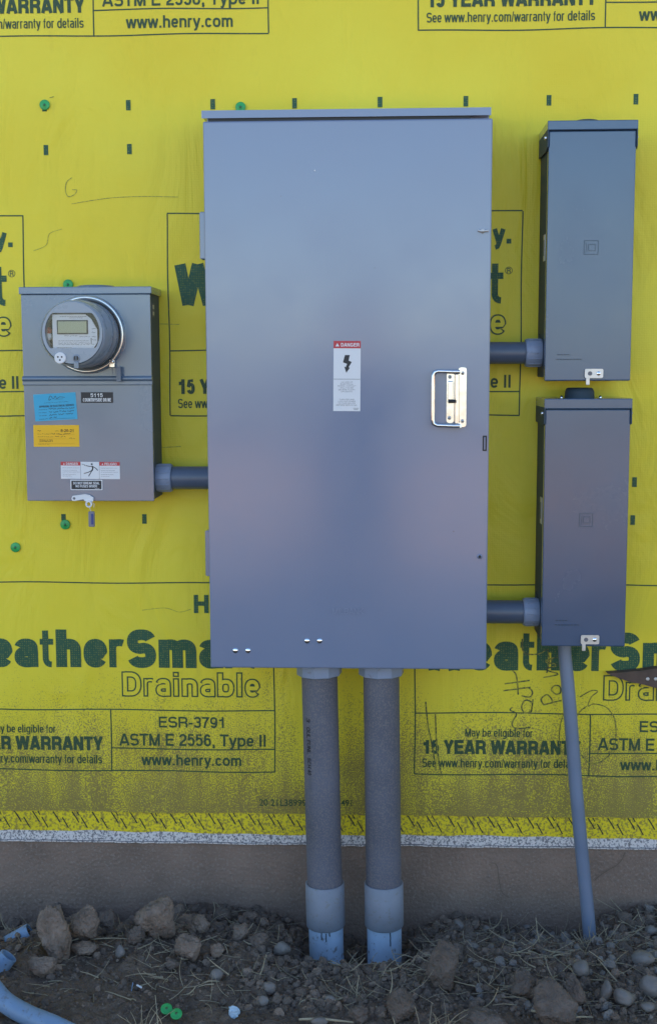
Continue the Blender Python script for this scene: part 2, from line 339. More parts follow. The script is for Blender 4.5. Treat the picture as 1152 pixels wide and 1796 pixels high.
def letter(c, W, w):
    """centre lines of a grotesque letter, cap height 1, ink width W, stroke w"""
    h = w/2; L, R, B, T, X, M = h, W-h, h*.92, 1-h*.92, .745-h*.92, W/2; x = .745; hw = w*.46
    V = lambda a, y0, y1: [(a, y0), (a, y1)]
    H = lambda y, a, b: [(a, y), (b, y)]
    ry = min(X-B, R-L)
    if c == 'I' or c == 'l': return [V(M, 0, 1)]
    if c == 'i': return [V(M, 0, x), V(M, 1-w*.85, 1)]
    if c == '.': return [V(M, 0, w)]
    if c == ',': return [V(M, 0, w), [(M+h*.6, .02), (M-h*.3, -.16)]]
    if c == '-': return [H(.38, 0, W)]
    if c == '/': return [[(0.02, -.02), (W-.02, 1.02)]]
    if c == 'H': return [V(L, 0, 1), V(R, 0, 1), H(.52, L, R)]
    if c == 'E': return [V(L, 0, 1), H(T, L, W), H(.52, L, W*.94), H(B, L, W)]
    if c == 'T': return [V(M, 0, T), H(T, 0, W)]
    if c == 'N': return [V(L, 0, 1), V(R, 0, 1), [(L, 1), (R, 0)]]
    if c == 'M': return [V(L, 0, 1), V(R, 0, 1), [(L, 1), (M, 0)], [(M, 0), (R, 1)]]
    if c == 'A': return [[(h*.9, 0), (M-h*.15, 1)], [(W-h*.9, 0), (M+h*.15, 1)], H(.27, W*.2, W*.8)]
    if c == 'Y': return [V(M, 0, .45), [(h*.9, 1), (M, .38)], [(W-h*.9, 1), (M, .38)]]
    if c == 'W': q = W*.27; return [[(h*.8, 1), (q, 0)], [(q, 0), (M, 1)], [(M, 1), (W-q, 0)], [(W-q, 0), (W-h*.8, 1)]]
    if c == 'D': return [V(L, 0, 1), [(L, T)]+SE(L-(R-L)*.3, B, R, T, 80, -80, 16)+[(L, B)]]
    if c == 'R': return [V(L, 0, 1), [(L, T)]+SE(L, .47, R, T, 90, -90)+[(L, .47)], [(R-w*.9, .47), (R-hw*.2, .36), (R, .26), (R, 0)]]
    if c == 'S': return [SE(L, .5, R, T, 18, 262, 16)+SE(L, B, R, .52, 80, -162, 16)]
    if c == 's': m = X*.52; return [SE(L, m, R, X, 18, 262, 12)+SE(L, B, R, m+.01, 80, -162, 12)]
    if c == 'o': return [SE(L, B, R, X, 0, 360, 24)]
    if c == 'c': return [SE(L, B, R, X, 32, 328, 20)]
    if c == 'e': return [[(L, x*.49), (R, x*.49)]+SE(L, B, R, X, 2, 325, 22)]
    if c == 'a': return [SE(L, X-ry*.8, R, X, 165, 20, 12)+[(R, .5*x), (R, 0)], [(R, x*.56)]+SE(L, B, R+(R-L)*.2, x*.56, 90, 280, 14)+[(R, B+.05)]]
    if c in 'bdpq':
        bowl = SE(L, B, R, X, 0, 360, 24)
        return [bowl, V(L if c in 'bp' else R, {'b': 0, 'd': 0}.get(c, -.25), {'b': 1, 'd': 1}.get(c, x))]
    if c == 'g': return [SE(L, B, R, X, 0, 360, 24), [(R, x), (R, 0)]+SE(L, -.25+h, R, .12, -10, -165, 10)]
    if c in 'nh': return [V(L, 0, x if c == 'n' else 1), SE(L, X-ry*.9, R, X, 170, 0, 12)+[(R, 0)]]
    if c == 'm': a = (R-L)/2; r2 = min(a, .5); return [V(L, 0, x), SE(L, X-r2, L+a, X, 170, 0, 10)+[(L+a, 0)], SE(L+a, X-r2, R, X, 170, 0, 10)+[(R, 0)]]
    if c == 'u': return [V(R, 0, x), [(L, x)]+SE(L, B, R, B+ry*.9, 180, 350, 12)]
    if c == 'r': return [V(L, 0, x), SE(L, X-(R-L)*1.5, R+(R-L)*.5, X+.0, 170, 62, 10)]
    if c == 't': S_ = W*.42; return [[(S_, .97), (S_, .2)]+SE(S_, B, W+(W-S_)*.6, .45, 195, 268, 8), H(x-hw, 0, W)]
    if c == 'f': S_ = W*.46; return [[(S_, 0), (S_, .75)]+SE(S_, .5, W+(W-S_)*.6, T, 170, 92, 8), H(x-hw, 0, W)]
    if c == 'w': q = W*.28; return [[(h*.8, x), (q, 0)], [(q, 0), (M, x)], [(M, x), (W-q, 0)], [(W-q, 0), (W-h*.8, x)]]
    if c == 'y': return [[(h*.9, x), (M, .02)], [(W-h*.9, x), (M*.98, 0), (M*.78, -.16), (h*1.2, -.2)]]
    if c == '1': return [V(W*.62, 0, 1), [(W*.62, .80), (W*.38, .72), (W*.12, .71)]]
    if c == '2': return [SE(L, .42, R, T, 170, -35, 14)+[(L+.02, .22), (L, B)], H(B, 0, W)]
    if c == '3': return [SE(L, .5, R, T, 165, -90, 14)+[(M, .52)], [(M, .52)]+SE(L, B, R, .53, 90, -165, 14)]
    if c == '5': return [[(R, T), (L+w*.3, T), (L, .48)], [(L, .46)]+SE(L, B, R, .64, 135, -160, 16)]
    if c == '6': return [SE(L, B, R, .6, 0, 360, 20), SE(L, B, R, T, 35, 185, 14)+[(L, .3)]]
    if c == '9': return [SE(L, .4, R, T, 0, 360, 20), SE(L, B, R, T, 215, 365, 14)+[(R, .7)]]
    if c == '7': return [H(T, 0, W), [(R, T), (W*.5, .5), (W*.34, 0)]]
    if c == 'J': return [[(R, 1), (R, .3)]+SE(L, B, R, .5, 0, -170, 10)]
    if c == 'C': return [SE(L, B, R, T, 42, 318, 20)]
    if c == 'G': return [SE(L, B, R, T, 42, 325, 20), [(R, .1), (R, .44)], H(.44, M, R+hw)]
    if c == 'U': return [[(L, 1), (L, .4)]+SE(L, B, R, .7, 180, 360, 14)+[(R, .4), (R, 1)]]
    if c == 'K': return [V(L, 0, 1), [(L, .36), (W-h*.8, 1)], [(W*.38, .55), (W-h*.7, 0)]]
    if c == 'B': return [V(L, 0, 1), [(L, T)]+SE(L, .5, R, T, 90, -90)+[(L, .5)], [(L, .5)]+SE(L, B, R, .5, 90, -90)+[(L, B)]]
    if c == 'P': return [V(L, 0, 1), [(L, T)]+SE(L, .45, R, T, 90, -90)+[(L, .45)]]
    if c == 'F': return [V(L, 0, 1), H(T, L, W), H(.5, L, W*.9)]
    if c == 'L': return [V(L, 0, 1), H(B, L, W)]
    if c == 'V': return [[(h*.9, 1), (M, 0)], [(W-h*.9, 1), (M, 0)]]
    if c == '4': return [V(W*.7, 0, 1), [(W*.7, 1), (L, .3)], H(.26, 0, W)]
    if c == '8': return [SE(L, B, R, .53, 0, 360, 20), SE(L+.02, .5, R-.02, T, 0, 360, 20)]
    if c in '0O': return [SE(L, B, R, T, 0, 360, 24)]
    return [V(M, 0, 1)]
def htext(mb, string, x0, z0, x1, z1, y, mi=0, wt=.16, outline=0.0, yf=None, inner=0):
    """lettering between baseline z0 and cap height z1 (descenders hang below)"""
    if x0 > x1: x0, x1 = x1, x0
    if z0 > z1: z0, z1 = z1, z0
    ch = z1-z0; tot = sum(_W[c] for c in string)/1000.0; k = (x1-x0)/ch/(tot-.08); cx = -.04*k; lvl = 0
    for c in string:
        adv = _W[c]/1000.0*k
        if c != ' ':
            sb = .010*k if c in 'vwyxAVWYTkz' else ((.055 if wt < .2 else .035)*k if c in 'HhnmuMNRDE' else (.035 if wt < .2 else .02)*k)
            W = adv-2*sb
            if c in 'il.,I': W = min(wt, adv*.9) ; sb = (adv-W)/2
            ww = min(wt, W*.44) if c not in 'il.,I-/1' else min(wt, adv*.72)
            if c == '/': ww = wt*.7
            for pas in ((0, 0.0), (1, outline)) if outline else ((0, 0.0),):
                for P_ in letter(c, W, ww):
                    lvl = (lvl+1) % 3
                    q = list(P_)
                    if pas[0] and len(q) > 1 and q[0] != q[-1]:      # hollow centre stops short of the ends
                        for e in (0, -1):
                            o_ = q[1] if e == 0 else q[-2]; dx, dy = o_[0]-q[e][0], o_[1]-q[e][1]; l_ = math.hypot(dx, dy) or 1
                            interior = .05 < q[e][1] < (.70 if c.islower() else .95) and not (abs(q[e][1]-.745) < .02)
                            if not interior or c in 'aeSt': q[e] = (q[e][0]+dx/l_*outline, q[e][1]+dy/l_*outline)
                    off = 0.00006*lvl+(0.00025 if pas[0] else 0)
                    stroke(mb, [(x0+(cx+sb+p[0])*ch, z0+p[1]*ch) for p in q], (ww-2*pas[1])*ch, y-off, inner if pas[0] else mi, (lambda X_, Z_, o=off: yf(X_, Z_)-o) if yf else None)
        cx += adv
def put_text(mb, string, x0, z0, x1, z1, y, mi=0, bold=0.02, outline=0.0, th=0.0, spacing=1.0, tilt=0.0, yf=None):
    vs, fs = text_polys(string, bold, outline, spacing)
    if x0 > x1: x0, x1 = x1, x0
    if z0 > z1: z0, z1 = z1, z0
    out = []
    cx, cz = (x0+x1)/2, (z0+z1)/2; ca, sa = math.cos(tilt), math.sin(tilt)
    for p in vs:
        x = x0+(x1-x0)*p[0]; z = z0+(z1-z0)*p[1]
        if tilt: x, z = cx+(x-cx)*ca-(z-cz)*sa, cz+(x-cx)*sa+(z-cz)*ca
        out.append((x, (yf(x, z) if yf else y)-(0.0002*(1 if p[2] > 0 else 0)), z))
    mb.add(out, fs, mi)
    if th:
        # raised lettering: drop the outline back to the surface
        from collections import Counter
        ec = Counter(); 
        for f in fs:
            for i in range(len(f)): ec[tuple(sorted((f[i], f[(i+1) % len(f)])))] += 1
        o2 = [(p[0], p[1]+th, p[2]) for p in out]; n = len(out)
        mb.add(out+o2, [[a_, b_, b_+n, a_+n] for (a_, b_), c in ec.items() if c == 1], mi)
def ptext(mb, string, u0, v0, u1, v1, d, mi=0, **k):
    A = px(u0, v1, d); B = px(u1, v0, d); put_text(mb, string, A.x, A.z, B.x, B.z, -d, mi, **k)
def stroke(mb, pts, wd, y, mi=0, yf=None, closed=False):
    """flat pen stroke through (x, z) points"""
    P = [Vector((p[0], p[1])) for p in pts]
    if closed: P.append(P[0])
    vs = []
    for i, p in enumerate(P):
        t = P[min(i+1, len(P)-1)]-P[max(i-1, 0)]
        if t.length < 1e-9: t = Vector((1, 0))
        t.normalize(); nn = Vector((-t.y, t.x))*wd/2
        for q in (p+nn, p-nn): vs.append((q.x, yf(q.x, q.y) if yf else y, q.y))
    mb.add(vs, [[2*i, 2*i+1, 2*i+3, 2*i+2] for i in range(len(P)-1)], mi)
def smoothpath(pts, n=6):
    out = []
    P = [pts[0]]+list(pts)+[pts[-1]]
    for i in range(1, len(P)-2):
        p0, p1, p2, p3 = [np.array(q, float) for q in P[i-1:i+3]]
        for k in range(n):
            t = k/n
            out.append(tuple(0.5*((2*p1)+(-p0+p2)*t+(2*p0-5*p1+4*p2-p3)*t*t+(-p0+3*p1-3*p2+p3)*t**3)))
    out.append(tuple(np.array(pts[-1], float))); return out
def scribble(mb, x0, z0, x1, h, y, mi, wd=0.0006, seed=0, dens=1.0):
    """unreadable small print / handwriting as broken wavy marks"""
    rd = random.Random(seed); x = x0
    while x < x1-h*0.3:
        L = min(rd.uniform(1.0, 4.0)*h, x1-x); n = max(3, int(L/h*3))
        pts = [(x+L*i/n, z0+rd.uniform(-0.4, 0.4)*h) for i in range(n+1)]
        stroke(mb, pts, wd, y, mi); x += L+h*rd.uniform(0.4, 0.9)/dens

# ------------------------------------------------------------------ the wall
def wv(x, z):    # soft waviness of the sheet, towards the viewer (negative y)
    return -0.0014*(math.sin(x*9.0+z*2.1)*math.sin(z*5.3-x*1.7)+1) - 0.0009*(math.sin(x*21+1.3*math.sin(z*7))*math.cos(z*12+x*4)+1)
Zw = lambda v, u=500: px(u, v, 0).z
Z_WRAP = Zw(1427); Z_TAPE = Zw(1463); Z_FL = Zw(1482)
house = thing('house_wall', 'house wall covered in yellow printed building wrap above a brown concrete footing', 'wall', (0, 0, 0))
# wrap sheet
mb = MB()
xs = np.linspace(-2.4, 2.4, 241); zs = np.linspace(Z_WRAP, 3.2, 145)
vs = [(x, wv(x, z), z + (0.0012*math.sin(x*13)+0.0008*math.sin(x*47) if j == 0 else 0)) for j, z in enumerate(zs) for x in xs]; nx = len(xs)
mb.add(vs, [[j*nx+i, j*nx+i+1, (j+1)*nx+i+1, (j+1)*nx+i] for j in range(len(zs)-1) for i in range(nx-1)], 0, True)
mb.add([(x, wv(x, Z_WRAP), vs[i][2]) for i, x in enumerate(xs)]+[(x, 0.003, vs[i][2]) for i, x in enumerate(xs)],
       [[i, i+1, nx+i+1, nx+i] for i in range(nx-1)], 0)
for sx in (-1, 1):
    mb.add([(sx*2.4, -0.003, Z_WRAP), (sx*7, -0.003, Z_WRAP), (sx*7, -0.003, 3.2), (sx*2.4, -0.003, 3.2)], [[0, 1, 2, 3]], 0)
yf = lambda x, z: wv(x, z)-0.0009
yl = lambda x, z: wv(x, z)-0.0006
# printed blocks, measured on the lower left block
def wp(u, v): p = px(u, v, 0); return p.x, p.z
PER = wp(1032, 1300)[0]-wp(195, 1300)[0]
DZ1 = wp(300, 731)[1]-wp(300, 1354)[1]
DZ2 = wp(462, 59)[1]-wp(462, 1354)[1]
XL = wp(727, 1300)[0]-PER; XR = wp(482, 1300)[0]; XD = wp(196, 1300)[0]
zt, zr, zm, zb = Zw(1023), Zw(1247), Zw(1315), Zw(1354)
zb_ = zb
LW = 0.0033
def hline(x0, x1, z, wd=LW):
    n = max(2, int((x1-x0)/0.03)); ph = x0*3
    stroke(mb, [(x0+(x1-x0)*i/n, z+0.0014*math.sin(i*0.45+ph+z*9)) for i in range(n+1)], wd, 0, 2, yl)
def vline(x, z0, z1, wd=LW):
    n = max(2, int(abs(z1-z0)/0.03)); stroke(mb, [(x+0.0010*math.sin(i*0.6+z0), z0+(z1-z0)*i/n) for i in range(n+1)], wd, 0, 2, yl)
def block(ox, oz):
    T = lambda s, u0, v0, u1, v1, **k: htext(mb, s, (wp(u0, v1)[0] if u0 > 0 else wp(u0+838, v1)[0]-PER)+ox, wp((u0+u1)/2, v1)[1]+oz, wp(u1, v1)[0]+ox, wp((u0+u1)/2, v0)[1]+oz, 0, k.pop('mi', 1), yf=yf, **k)
    x0, x1, xd = XL+ox, XR+ox, XD+ox
    hline(x0, x1, zt+oz); hline(x0, x1, zr+oz); hline(x0, x1, zb_+oz); hline(xd, x1, zm+oz)
    vline(x0, zt+oz, zb_+oz); vline(x1, zt+oz, zb_+oz); vline(xd, zr+oz, zb_+oz)
    T('Henry.', 341, 1043, 462, 1075, wt=.24)
    T('WeatherSmart', -95, 1104, 449, 1170, wt=.285)
    c = (wp(459, 1119)[0]+ox, wp(459, 1119)[1]+oz)
    stroke(mb, [(c[0]+0.0085*math.cos(t*PI/10), c[1]+0.0085*math.sin(t*PI/10)) for t in range(21)], 0.0015, 0, 2, yl)
    T('R', 456, 1115, 462, 1123, wt=.16)
    T('Drainable', 215, 1178, 456, 1222, wt=.26, outline=.055, mi=2)
    T('ESR-3791', 279, 1257, 396, 1276, wt=.17, mi=2)
    T('ASTM E 2556, Type II', 211, 1287, 467, 1308, wt=.17, mi=2)
    T('www.henry.com', 250, 1323, 424, 1342, wt=.175, mi=2)
    T('May be eligible for', -23, 1270, 99, 1284, wt=.14, mi=2)
    T('15 YEAR WARRANTY', -97, 1290, 181, 1314, wt=.23, mi=2)
    T('See www.henry.com/warranty for details', -98, 1322, 180, 1337, wt=.14, mi=2)
for k in (-1, 0, 1, 2):
    block(k*PER, 0); block(k*PER, DZ2)
    if k < 2: block(k*PER+PER/2, DZ1)
# small fixing marks
SP = (wp(1114, 171)[0]-wp(226, 187)[0])/6
for zrow, x0 in ((wp(560, 181)[1], wp(226, 187)[0]), (wp(228, 262)[1], wp(228, 262)[0]), (wp(700, 845)[1], wp(254, 842)[0]), (wp(254, 910)[1], wp(254, 910)[0])):
    for k in range(-6, 11):
        x = x0+k*SP+0.003*math.sin(k*2.1)
        mb.prism([(x-0.0058, zrow-0.0125), (x+0.0058, zrow-0.0125), (x+0.0058, zrow+0.0125), (x-0.0058, zrow+0.0125)], yf(x, zrow), yf(x, zrow)+0.0004, 1)
# lot code
for s, u0, u1 in (('20 21L38999', 455, 537), ('491', 598, 617)):
    A = wp(u0, 1413); B = wp(u1, 1402); put_text(mb, s, A[0], A[1], B[0], B[1], 0, 2, yf=yf, bold=0.01)
# marker strokes: words written sideways, a loop and two ticks
def pen(pts, wd=0.0036, mi=3, n=5): stroke(mb, [wp(*p) for p in smoothpath(pts, n)], wd, 0, mi, lambda x, z: yf(x, z)-0.0003)
# upright word column left (reads bottom to top), then the second word column
pen([(930, 1275), (904, 1277), (897, 1268), (905, 1252), (894, 1245), (898, 1240)])
pen([(932, 1247), (920, 1250), (914, 1240), (920, 1228), (932, 1232), (931, 1247), (934, 1226)])
pen([(914, 1220), (928, 1222), (933, 1214), (926, 1206), (911, 1207)])
pen([(882, 1211), (930, 1205)]); pen([(884, 1199), (928, 1193)]); pen([(908, 1218), (905, 1186), (898, 1175)])
pen([(952, 1236), (984, 1228)]); pen([(953, 1236), (948, 1226), (958, 1218), (966, 1225), (968, 1233)])
pen([(975, 1218), (966, 1210), (972, 1202), (981, 1204), (982, 1214), (975, 1218)])
pen([(952, 1188), (978, 1182), (956, 1174), (977, 1166), (955, 1160), (976, 1152)])
pen([(915, 1120), (916, 1140), (925, 1147), (945, 1146), (958, 1138)]); pen([(960, 1138), (962, 1160), (958, 1180)])
pen([(1016, 1222), (1035, 1211), (1047, 1212), (1036, 1222), (1030, 1238), (1040, 1234), (1062, 1240), (1077, 1262), (1078, 1300), (1066, 1325), (1045, 1338), (1028, 1334), (1012, 1310), (1008, 1270), (1014, 1250), (1028, 1238)], 0.0026)
pen([(990, 1245), (982, 1270), (980, 1300), (985, 1322)], 0.0022)
pen([(746, 1230), (750, 1270), (758, 1310), (764, 1352)], 0.0036, n=4); pen([(763, 1248), (765, 1300), (770, 1340), (773, 1356)], 0.0036, n=4)
pen([(127, 312), (118, 320), (116, 335), (121, 345), (131, 342), (136, 334), (128, 333)], 0.0018, 4)
pen([(127, 358), (155, 353), (200, 347), (255, 345), (313, 346)], 0.0016, 4)
pen([(60, 440), (82, 430), (88, 410), (110, 402)], 0.0014, 4); pen([(88, 172), (96, 170)], 0.0016, 3)
pen([(276, 568), (315, 569)], 0.0014, 4); pen([(276, 785), (318, 783)], 0.0014, 4)
pen([(480, 1063), (515, 1066), (545, 1070)], 0.0014, 4); pen([(250, 1070), (290, 1066), (315, 1073), (335, 1068)], 0.0012, 4)
mb.build('house_wrap', [M_WRAP, M_PRINT, M_LINE, M_PEN, M_PENCIL], house)
# hatched strip under the wrap
mb = MB(); xs = np.linspace(-7, 7, 500)
yt = 0.0016
ztap = [Z_TAPE+0.0022*math.sin(x*6)+0.0015*math.sin(x*31)+random.uniform(-.0009, .0009) for x in xs]
n = len(xs)
mb.add([(x, yt, z) for x, z in zip(xs, ztap)]+[(x, yt, Z_WRAP+0.02) for x in xs]+[(x, yt+.001, z) for x, z in zip(xs, ztap)],
       [[i, i+1, n+i+1, n+i] for i in range(n-1)]+[[i, i+1, 2*n+i+1, 2*n+i] for i in range(n-1)], 0)
hs = 0.0525; k0 = wp(25, 1440)[0]
for k in range(-30, 40):
    x = k0+k*hs
    j = random.uniform(-.002, .002)
    stroke(mb, [(x+j, Z_WRAP-0.002), (x+j+0.012, Z_WRAP-0.021), (x+j+0.018, Z_WRAP-0.032)], 0.0032, yt-0.0005, 1)
    x += hs*0.47
    stroke(mb, [(x+j, Z_WRAP-0.018), (x+j+0.016, Z_WRAP-0.047)], 0.003, yt-0.0005, 1)
    if k % 2: stroke(mb, [(x-0.012, Z_WRAP-0.001), (x-0.006, Z_WRAP-0.012)], 0.0028, yt-0.0005, 1)
mb.build('hatched_strip', [M_TAPE, M_INK], house)
# white flashing with a ragged lower edge
mb = MB(); xs = np.linspace(-7, 7, 1400); n = len(xs)
zlo = [Z_FL+0.0025*noise.noise(Vector((x*7, 0, 0)))+0.0022*noise.noise(Vector((x*45, 3, 0))) for x in xs]
zhi = [Z_TAPE+0.012]*n
mb.add([(x, -0.0005+0.0014, z) for x, z in zip(xs, zlo)]+[(x, 0.0030, z) for x, z in zip(xs, zhi)]+[(x, 0.0075, z) for x, z in zip(xs, zlo)],
       [[i, i+1, n+i+1, n+i] for i in range(n-1)]+[[i, i+1, 2*n+i+1, 2*n+i] for i in range(n-1)], 0)
zl2 = [z+0.0052+0.0008*noise.noise(Vector((x*60, 9, 0))) for x, z in zip(xs, zlo)]
mb.add([(x, -0.0006, z-0.0013*max(0, 1+noise.noise(Vector((x*9, 5, 0))))) for x, z in zip(xs, zl2)]+[(x, -0.0001, z+0.0006) for x, z in zip(xs, zl2)], [[i, i+1, n+i+1, n+i] for i in range(n-1)], 1)
mb.build('flashing_strip', [M_FLASH, M_INKG], house)
mb = MB(); mb.box((-7, 0.006, Z_FL+0.01), (7, 0.30, 3.25)); mb.build('sheathing', M_WOOD, house)
mb = MB(); nx_, nz_ = 281, 30
xs = np.linspace(-1.4, 1.4, nx_); zs = np.linspace(-0.6, Z_FL+0.006, nz_)
mb.add([(x, 0.008+0.004*noise.noise(Vector((x*3, 0, z*3)))+0.0012*noise.noise(Vector((x*25, 1, z*25))), z) for z in zs for x in xs],
       [[j*nx_+i, j*nx_+i+1, (j+1)*nx_+i+1, (j+1)*nx_+i] for j in range(nz_-1) for i in range(nx_-1)], 0, True)
mb.box((-7, 0.016, -0.6), (7, 0.30, Z_FL+0.007))
for pts in ([(860, 1514), (870, 1518), (875, 1545), (880, 1565), (892, 1575)], [(1096, 1495), (1085, 1515), (1060, 1530), (1042, 1545)]):
    stroke(mb, [(p_[0]+random.uniform(-.0012, .0012), p_[1]) for p_ in [wp(*p) for p in smoothpath(pts)]], 0.0018, 0.002, 1)
mb.build('foundation', [M_CONC, M_CRACK], house)

# ------------------------------------------------------------------ big cabinet
DC = 0.245
A = px(355, 211, DC); B = px(863, 209, DC); C2 = px(853, 1176, DC); D2 = px(370, 1170, DC)
cx0, cx1 = (A.x+D2.x)/2, (B.x+C2.x)/2; cz1, cz0 = (A.z+B.z)/2, (C2.z+D2.z)/2
cab = thing('electrical_cabinet', 'tall wide grey steel electrical cabinet with danger label and chrome pull handle in the centre', 'cabinet', ((cx0+cx1)/2, -DC/2, cz0))
mb = MB(); mb.box((cx0+0.006, -DC+0.026, cz0+0.006), (cx1-0.006, -0.004, cz1+0.012), bev=0.003); mb.build('cabinet_body', M_CAB, cab)
mb = MB(); mb.box((cx0, -DC, cz0), (cx1, -DC+0.024, cz1), bev=0.004, seg=3)
door = mb.build('door', M_CAB, cab)
mb = MB(); la, lb = px(353.5, 196, DC-.004), px(861, 186, DC-.004)
zl = (la.z+lb.z)/2
# drip hood: sloping top, front lip standing over a dark gap
hx0, hx1 = la.x, lb.x; yb, yfr = -0.003, -(DC-0.004)
prof = [(yb, zl+0.03), (yfr, zl), (yfr, cz1+0.0075), (yfr+0.0025, cz1+0.0075), (yfr+0.0025, cz1+0.013), (yb, cz1+0.013)]
vs = [(hx0, y, z) for y, z in prof]+[(hx1, y, z) for y, z in prof]; n = len(prof)
mb.add(vs, [list(range(n)), [n+i for i in range(n)][::-1]]+[[i, (i+1) % n, n+(i+1) % n, n+i] for i in range(n)])
mb.build('drip_hood', M_CAB, cab)
mb = MB(); mb.box((cx0+0.012, -DC+0.010, cz1-0.001), (cx1-0.05, -DC+0.03, cz1+0.0125)); mb.build('hood_gap_shade', M_DARKP, cab)  # added dark strip, stands in for the shadow under the hood
for (v0, v1, u0, u1) in ((372, 455, 353, 360), (930, 1010, 363, 371)):
    mb = MB(); p, q = px(u0-0.5, v0, DC-.03), px(u1, v1, DC-.03)
    mb.box((p.x-.0015, -DC+0.022, p.z), (q.x+.004, -DC+0.055, q.z), bev=0.002)
    mb.tube([(p.x, -DC+.03, p.z-.002), (p.x, -DC+.03, q.z+.002)], 0.004, 10)
    mb.build('hinge', M_CAB, cab)
for (u, v) in ((413, 1141), (435, 1141), (538.5, 1124), (560.5, 1124)):
    mb = MB(); p = px(u, v, DC); mb.lathe([(0, .0068), (.001, .0066), (.0022, .0055), (.0032, .003), (.0035, 0)], p, n=20); mb.build('rivet', M_CHROME, door)
mb = MB(); p, q = px(583, 1077, DC+.001), px(637, 1067, DC+.001); htext(mb, 'MILBANK', p.x, p.z, q.x, q.z, -DC-.001, 0, wt=.13); mb.build('embossed_lettering', M_EMB, door)
# latch screws and slot on the right edge
mb = MB(); p = px(846, 405, DC); mb.lathe([(0, .0055), (.004, .0055), (.006, .003), (.006, 0)], p, n=8, sharp=True)
mb.tube([px(838, 404, DC+.004), px(843, 405.5, DC+.005), px(856, 404.5, DC+.004)], .0024, 8); mb.build('latch_screw', M_GALV, door)
mb = MB(); p = px(840.5, 976, DC); mb.lathe([(0, .0062), (.003, .0058), (.0035, .0035)], p, n=16, mi=1); mb.lathe([(.002, .0035), (.002, 0)], p, n=12)
mb.build('latch_bolt', [M_BLACK, M_CAB], door)
mb = MB(); p, q = px(846, 764, DC), px(853, 791, DC); mb.box((p.x, -DC-.0008, p.z), (q.x, -DC+.001, q.z), 0); mb.box((p.x+.003, -DC-.004, p.z-.003), (q.x-.0035, -DC, q.z+.003), 1, bev=.001)
mb.build('lock_slot', [M_BLACK, M_CAB], door)
for (u, v, r) in ((552, 299, .0018), (795, 932, .0016), (657, 470, .0012), (493, 344, .0011)):
    mb = MB(); mb.lathe([(0, r), (.0006, r*.6), (.0007, 0)], px(u, v, DC), n=8, mi=0 if v < 310 else 1)
    mb.build('paint_chip', [M_WHITE, M_INKG], door)
# pull handle
han = MB(); d = DC
P = lambda u, v, dd: px(u, v, DC+dd)
a_, b_ = P(803.5, 644.5, .004), P(817, 749, .004)
han.prism(rounded(a_.x, a_.z, b_.x, b_.z, .006), -DC-.0045, -DC, 0)
han.build('mounting_plate', M_ZINC, door).name = 'handle_plate'
hp = [o for o in door.children if o.name == 'handle_plate'][0]
loop = MB()
c = .016
path = [P(806, 652, c), P(795, 652, c), P(768, 651, c)]
path += [P(762, 653, c), P(759.5, 659, c)]+[P(759.2, 680, c), P(759, 715, c), P(758.5, 736, c), P(760, 743, c), P(766, 746, c), P(795, 747, c), P(806, 747, c)]
loop.tube(path, .0048, 12)
loop.tube([P(806, 652, c), P(806, 652, 0.002)], .0048, 12); loop.tube([P(806, 747, c), P(806, 747, 0.002)], .0048, 12)
loop.tube([P(801, 657, .006), P(801, 742, .006)], .0062, 12)
loop.build('pull_handle', M_ZINC, door)
st = MB(); a_, b_ = P(783, 652, .003), P(795.5, 742, .003); st.prism(rounded(a_.x, a_.z, b_.x, b_.z, .007), -DC-.004, -DC, 0)
a_, b_ = P(785, 668, .006), P(794, 702, .006); st.box((a_.x, -DC-.009, a_.z), (b_.x, -DC-.004, b_.z), bev=.003)
st.tube([P(786, 704, .012), P(798, 704, .012)], .004, 10, mi=1)
st.build('lock_strap', [M_ZINC, M_BLACK], door)
for (u, v) in ((788.5, 661), (787.5, 733), (811, 654.5), (810.5, 738.5)):
    mb = MB(); p = P(u, v, .0042); mb.lathe([(0, .0045), (.0018, .004), (.003, .002), (.003, 0)], p, n=14, mi=0); mb.lathe([(.0031, .0016), (.0031, 0)], p, n=8, mi=1)
    mb.build('handle_rivet', [M_GALV, M_BLACK], door)
# danger label
def card(parent, name, u0, v0, u1, v1, d, m, tilt=0.0, label=None, fn=None, mats=None, r=0.0):
    """thin sticker; fn(mb, X, Z) draws on it with X, Z in 0..1 from its top left"""
    a_, b_ = px(u0, v0, d), px(u1, v1, d); mb = MB(); t = 0.0005
    if r: mb.prism(rounded(a_.x, b_.z, b_.x, a_.z, r), -d-t, -d)
    else: mb.box((a_.x, -d-t, b_.z), (b_.x, -d, a_.z))
    X = lambda s: a_.x+(b_.x-a_.x)*s; Z = lambda s: a_.z+(b_.z-a_.z)*s
    if fn: fn(mb, X, Z, -d-t-0.0004)
    if tilt:
        cx, cz = (a_.x+b_.x)/2, (a_.z+b_.z)/2; ca, sa = math.cos(tilt), math.sin(tilt)
        mb.v = [(cx+(x-cx)*ca-(z-cz)*sa, y, cz+(x-cx)*sa+(z-cz)*ca) for x, y, z in mb.v]
    o = mb.build(name, [m]+(mats or []), parent)
    if label: o['label'] = label
    return o
def rect(mb, X, Z, y, a, b, c, d, mi): mb.add([(X(a), y, Z(b)), (X(c), y, Z(b)), (X(c), y, Z(d)), (X(a), y, Z(d))], [[0, 1, 2, 3]], mi)
def warn_tri(mb, x, z, s, y, mi):
    mb.add([(x-s, y, z-s*.85), (x+s, y, z-s*.85), (x, y, z+s*.85)], [[0, 1, 2]], mi)
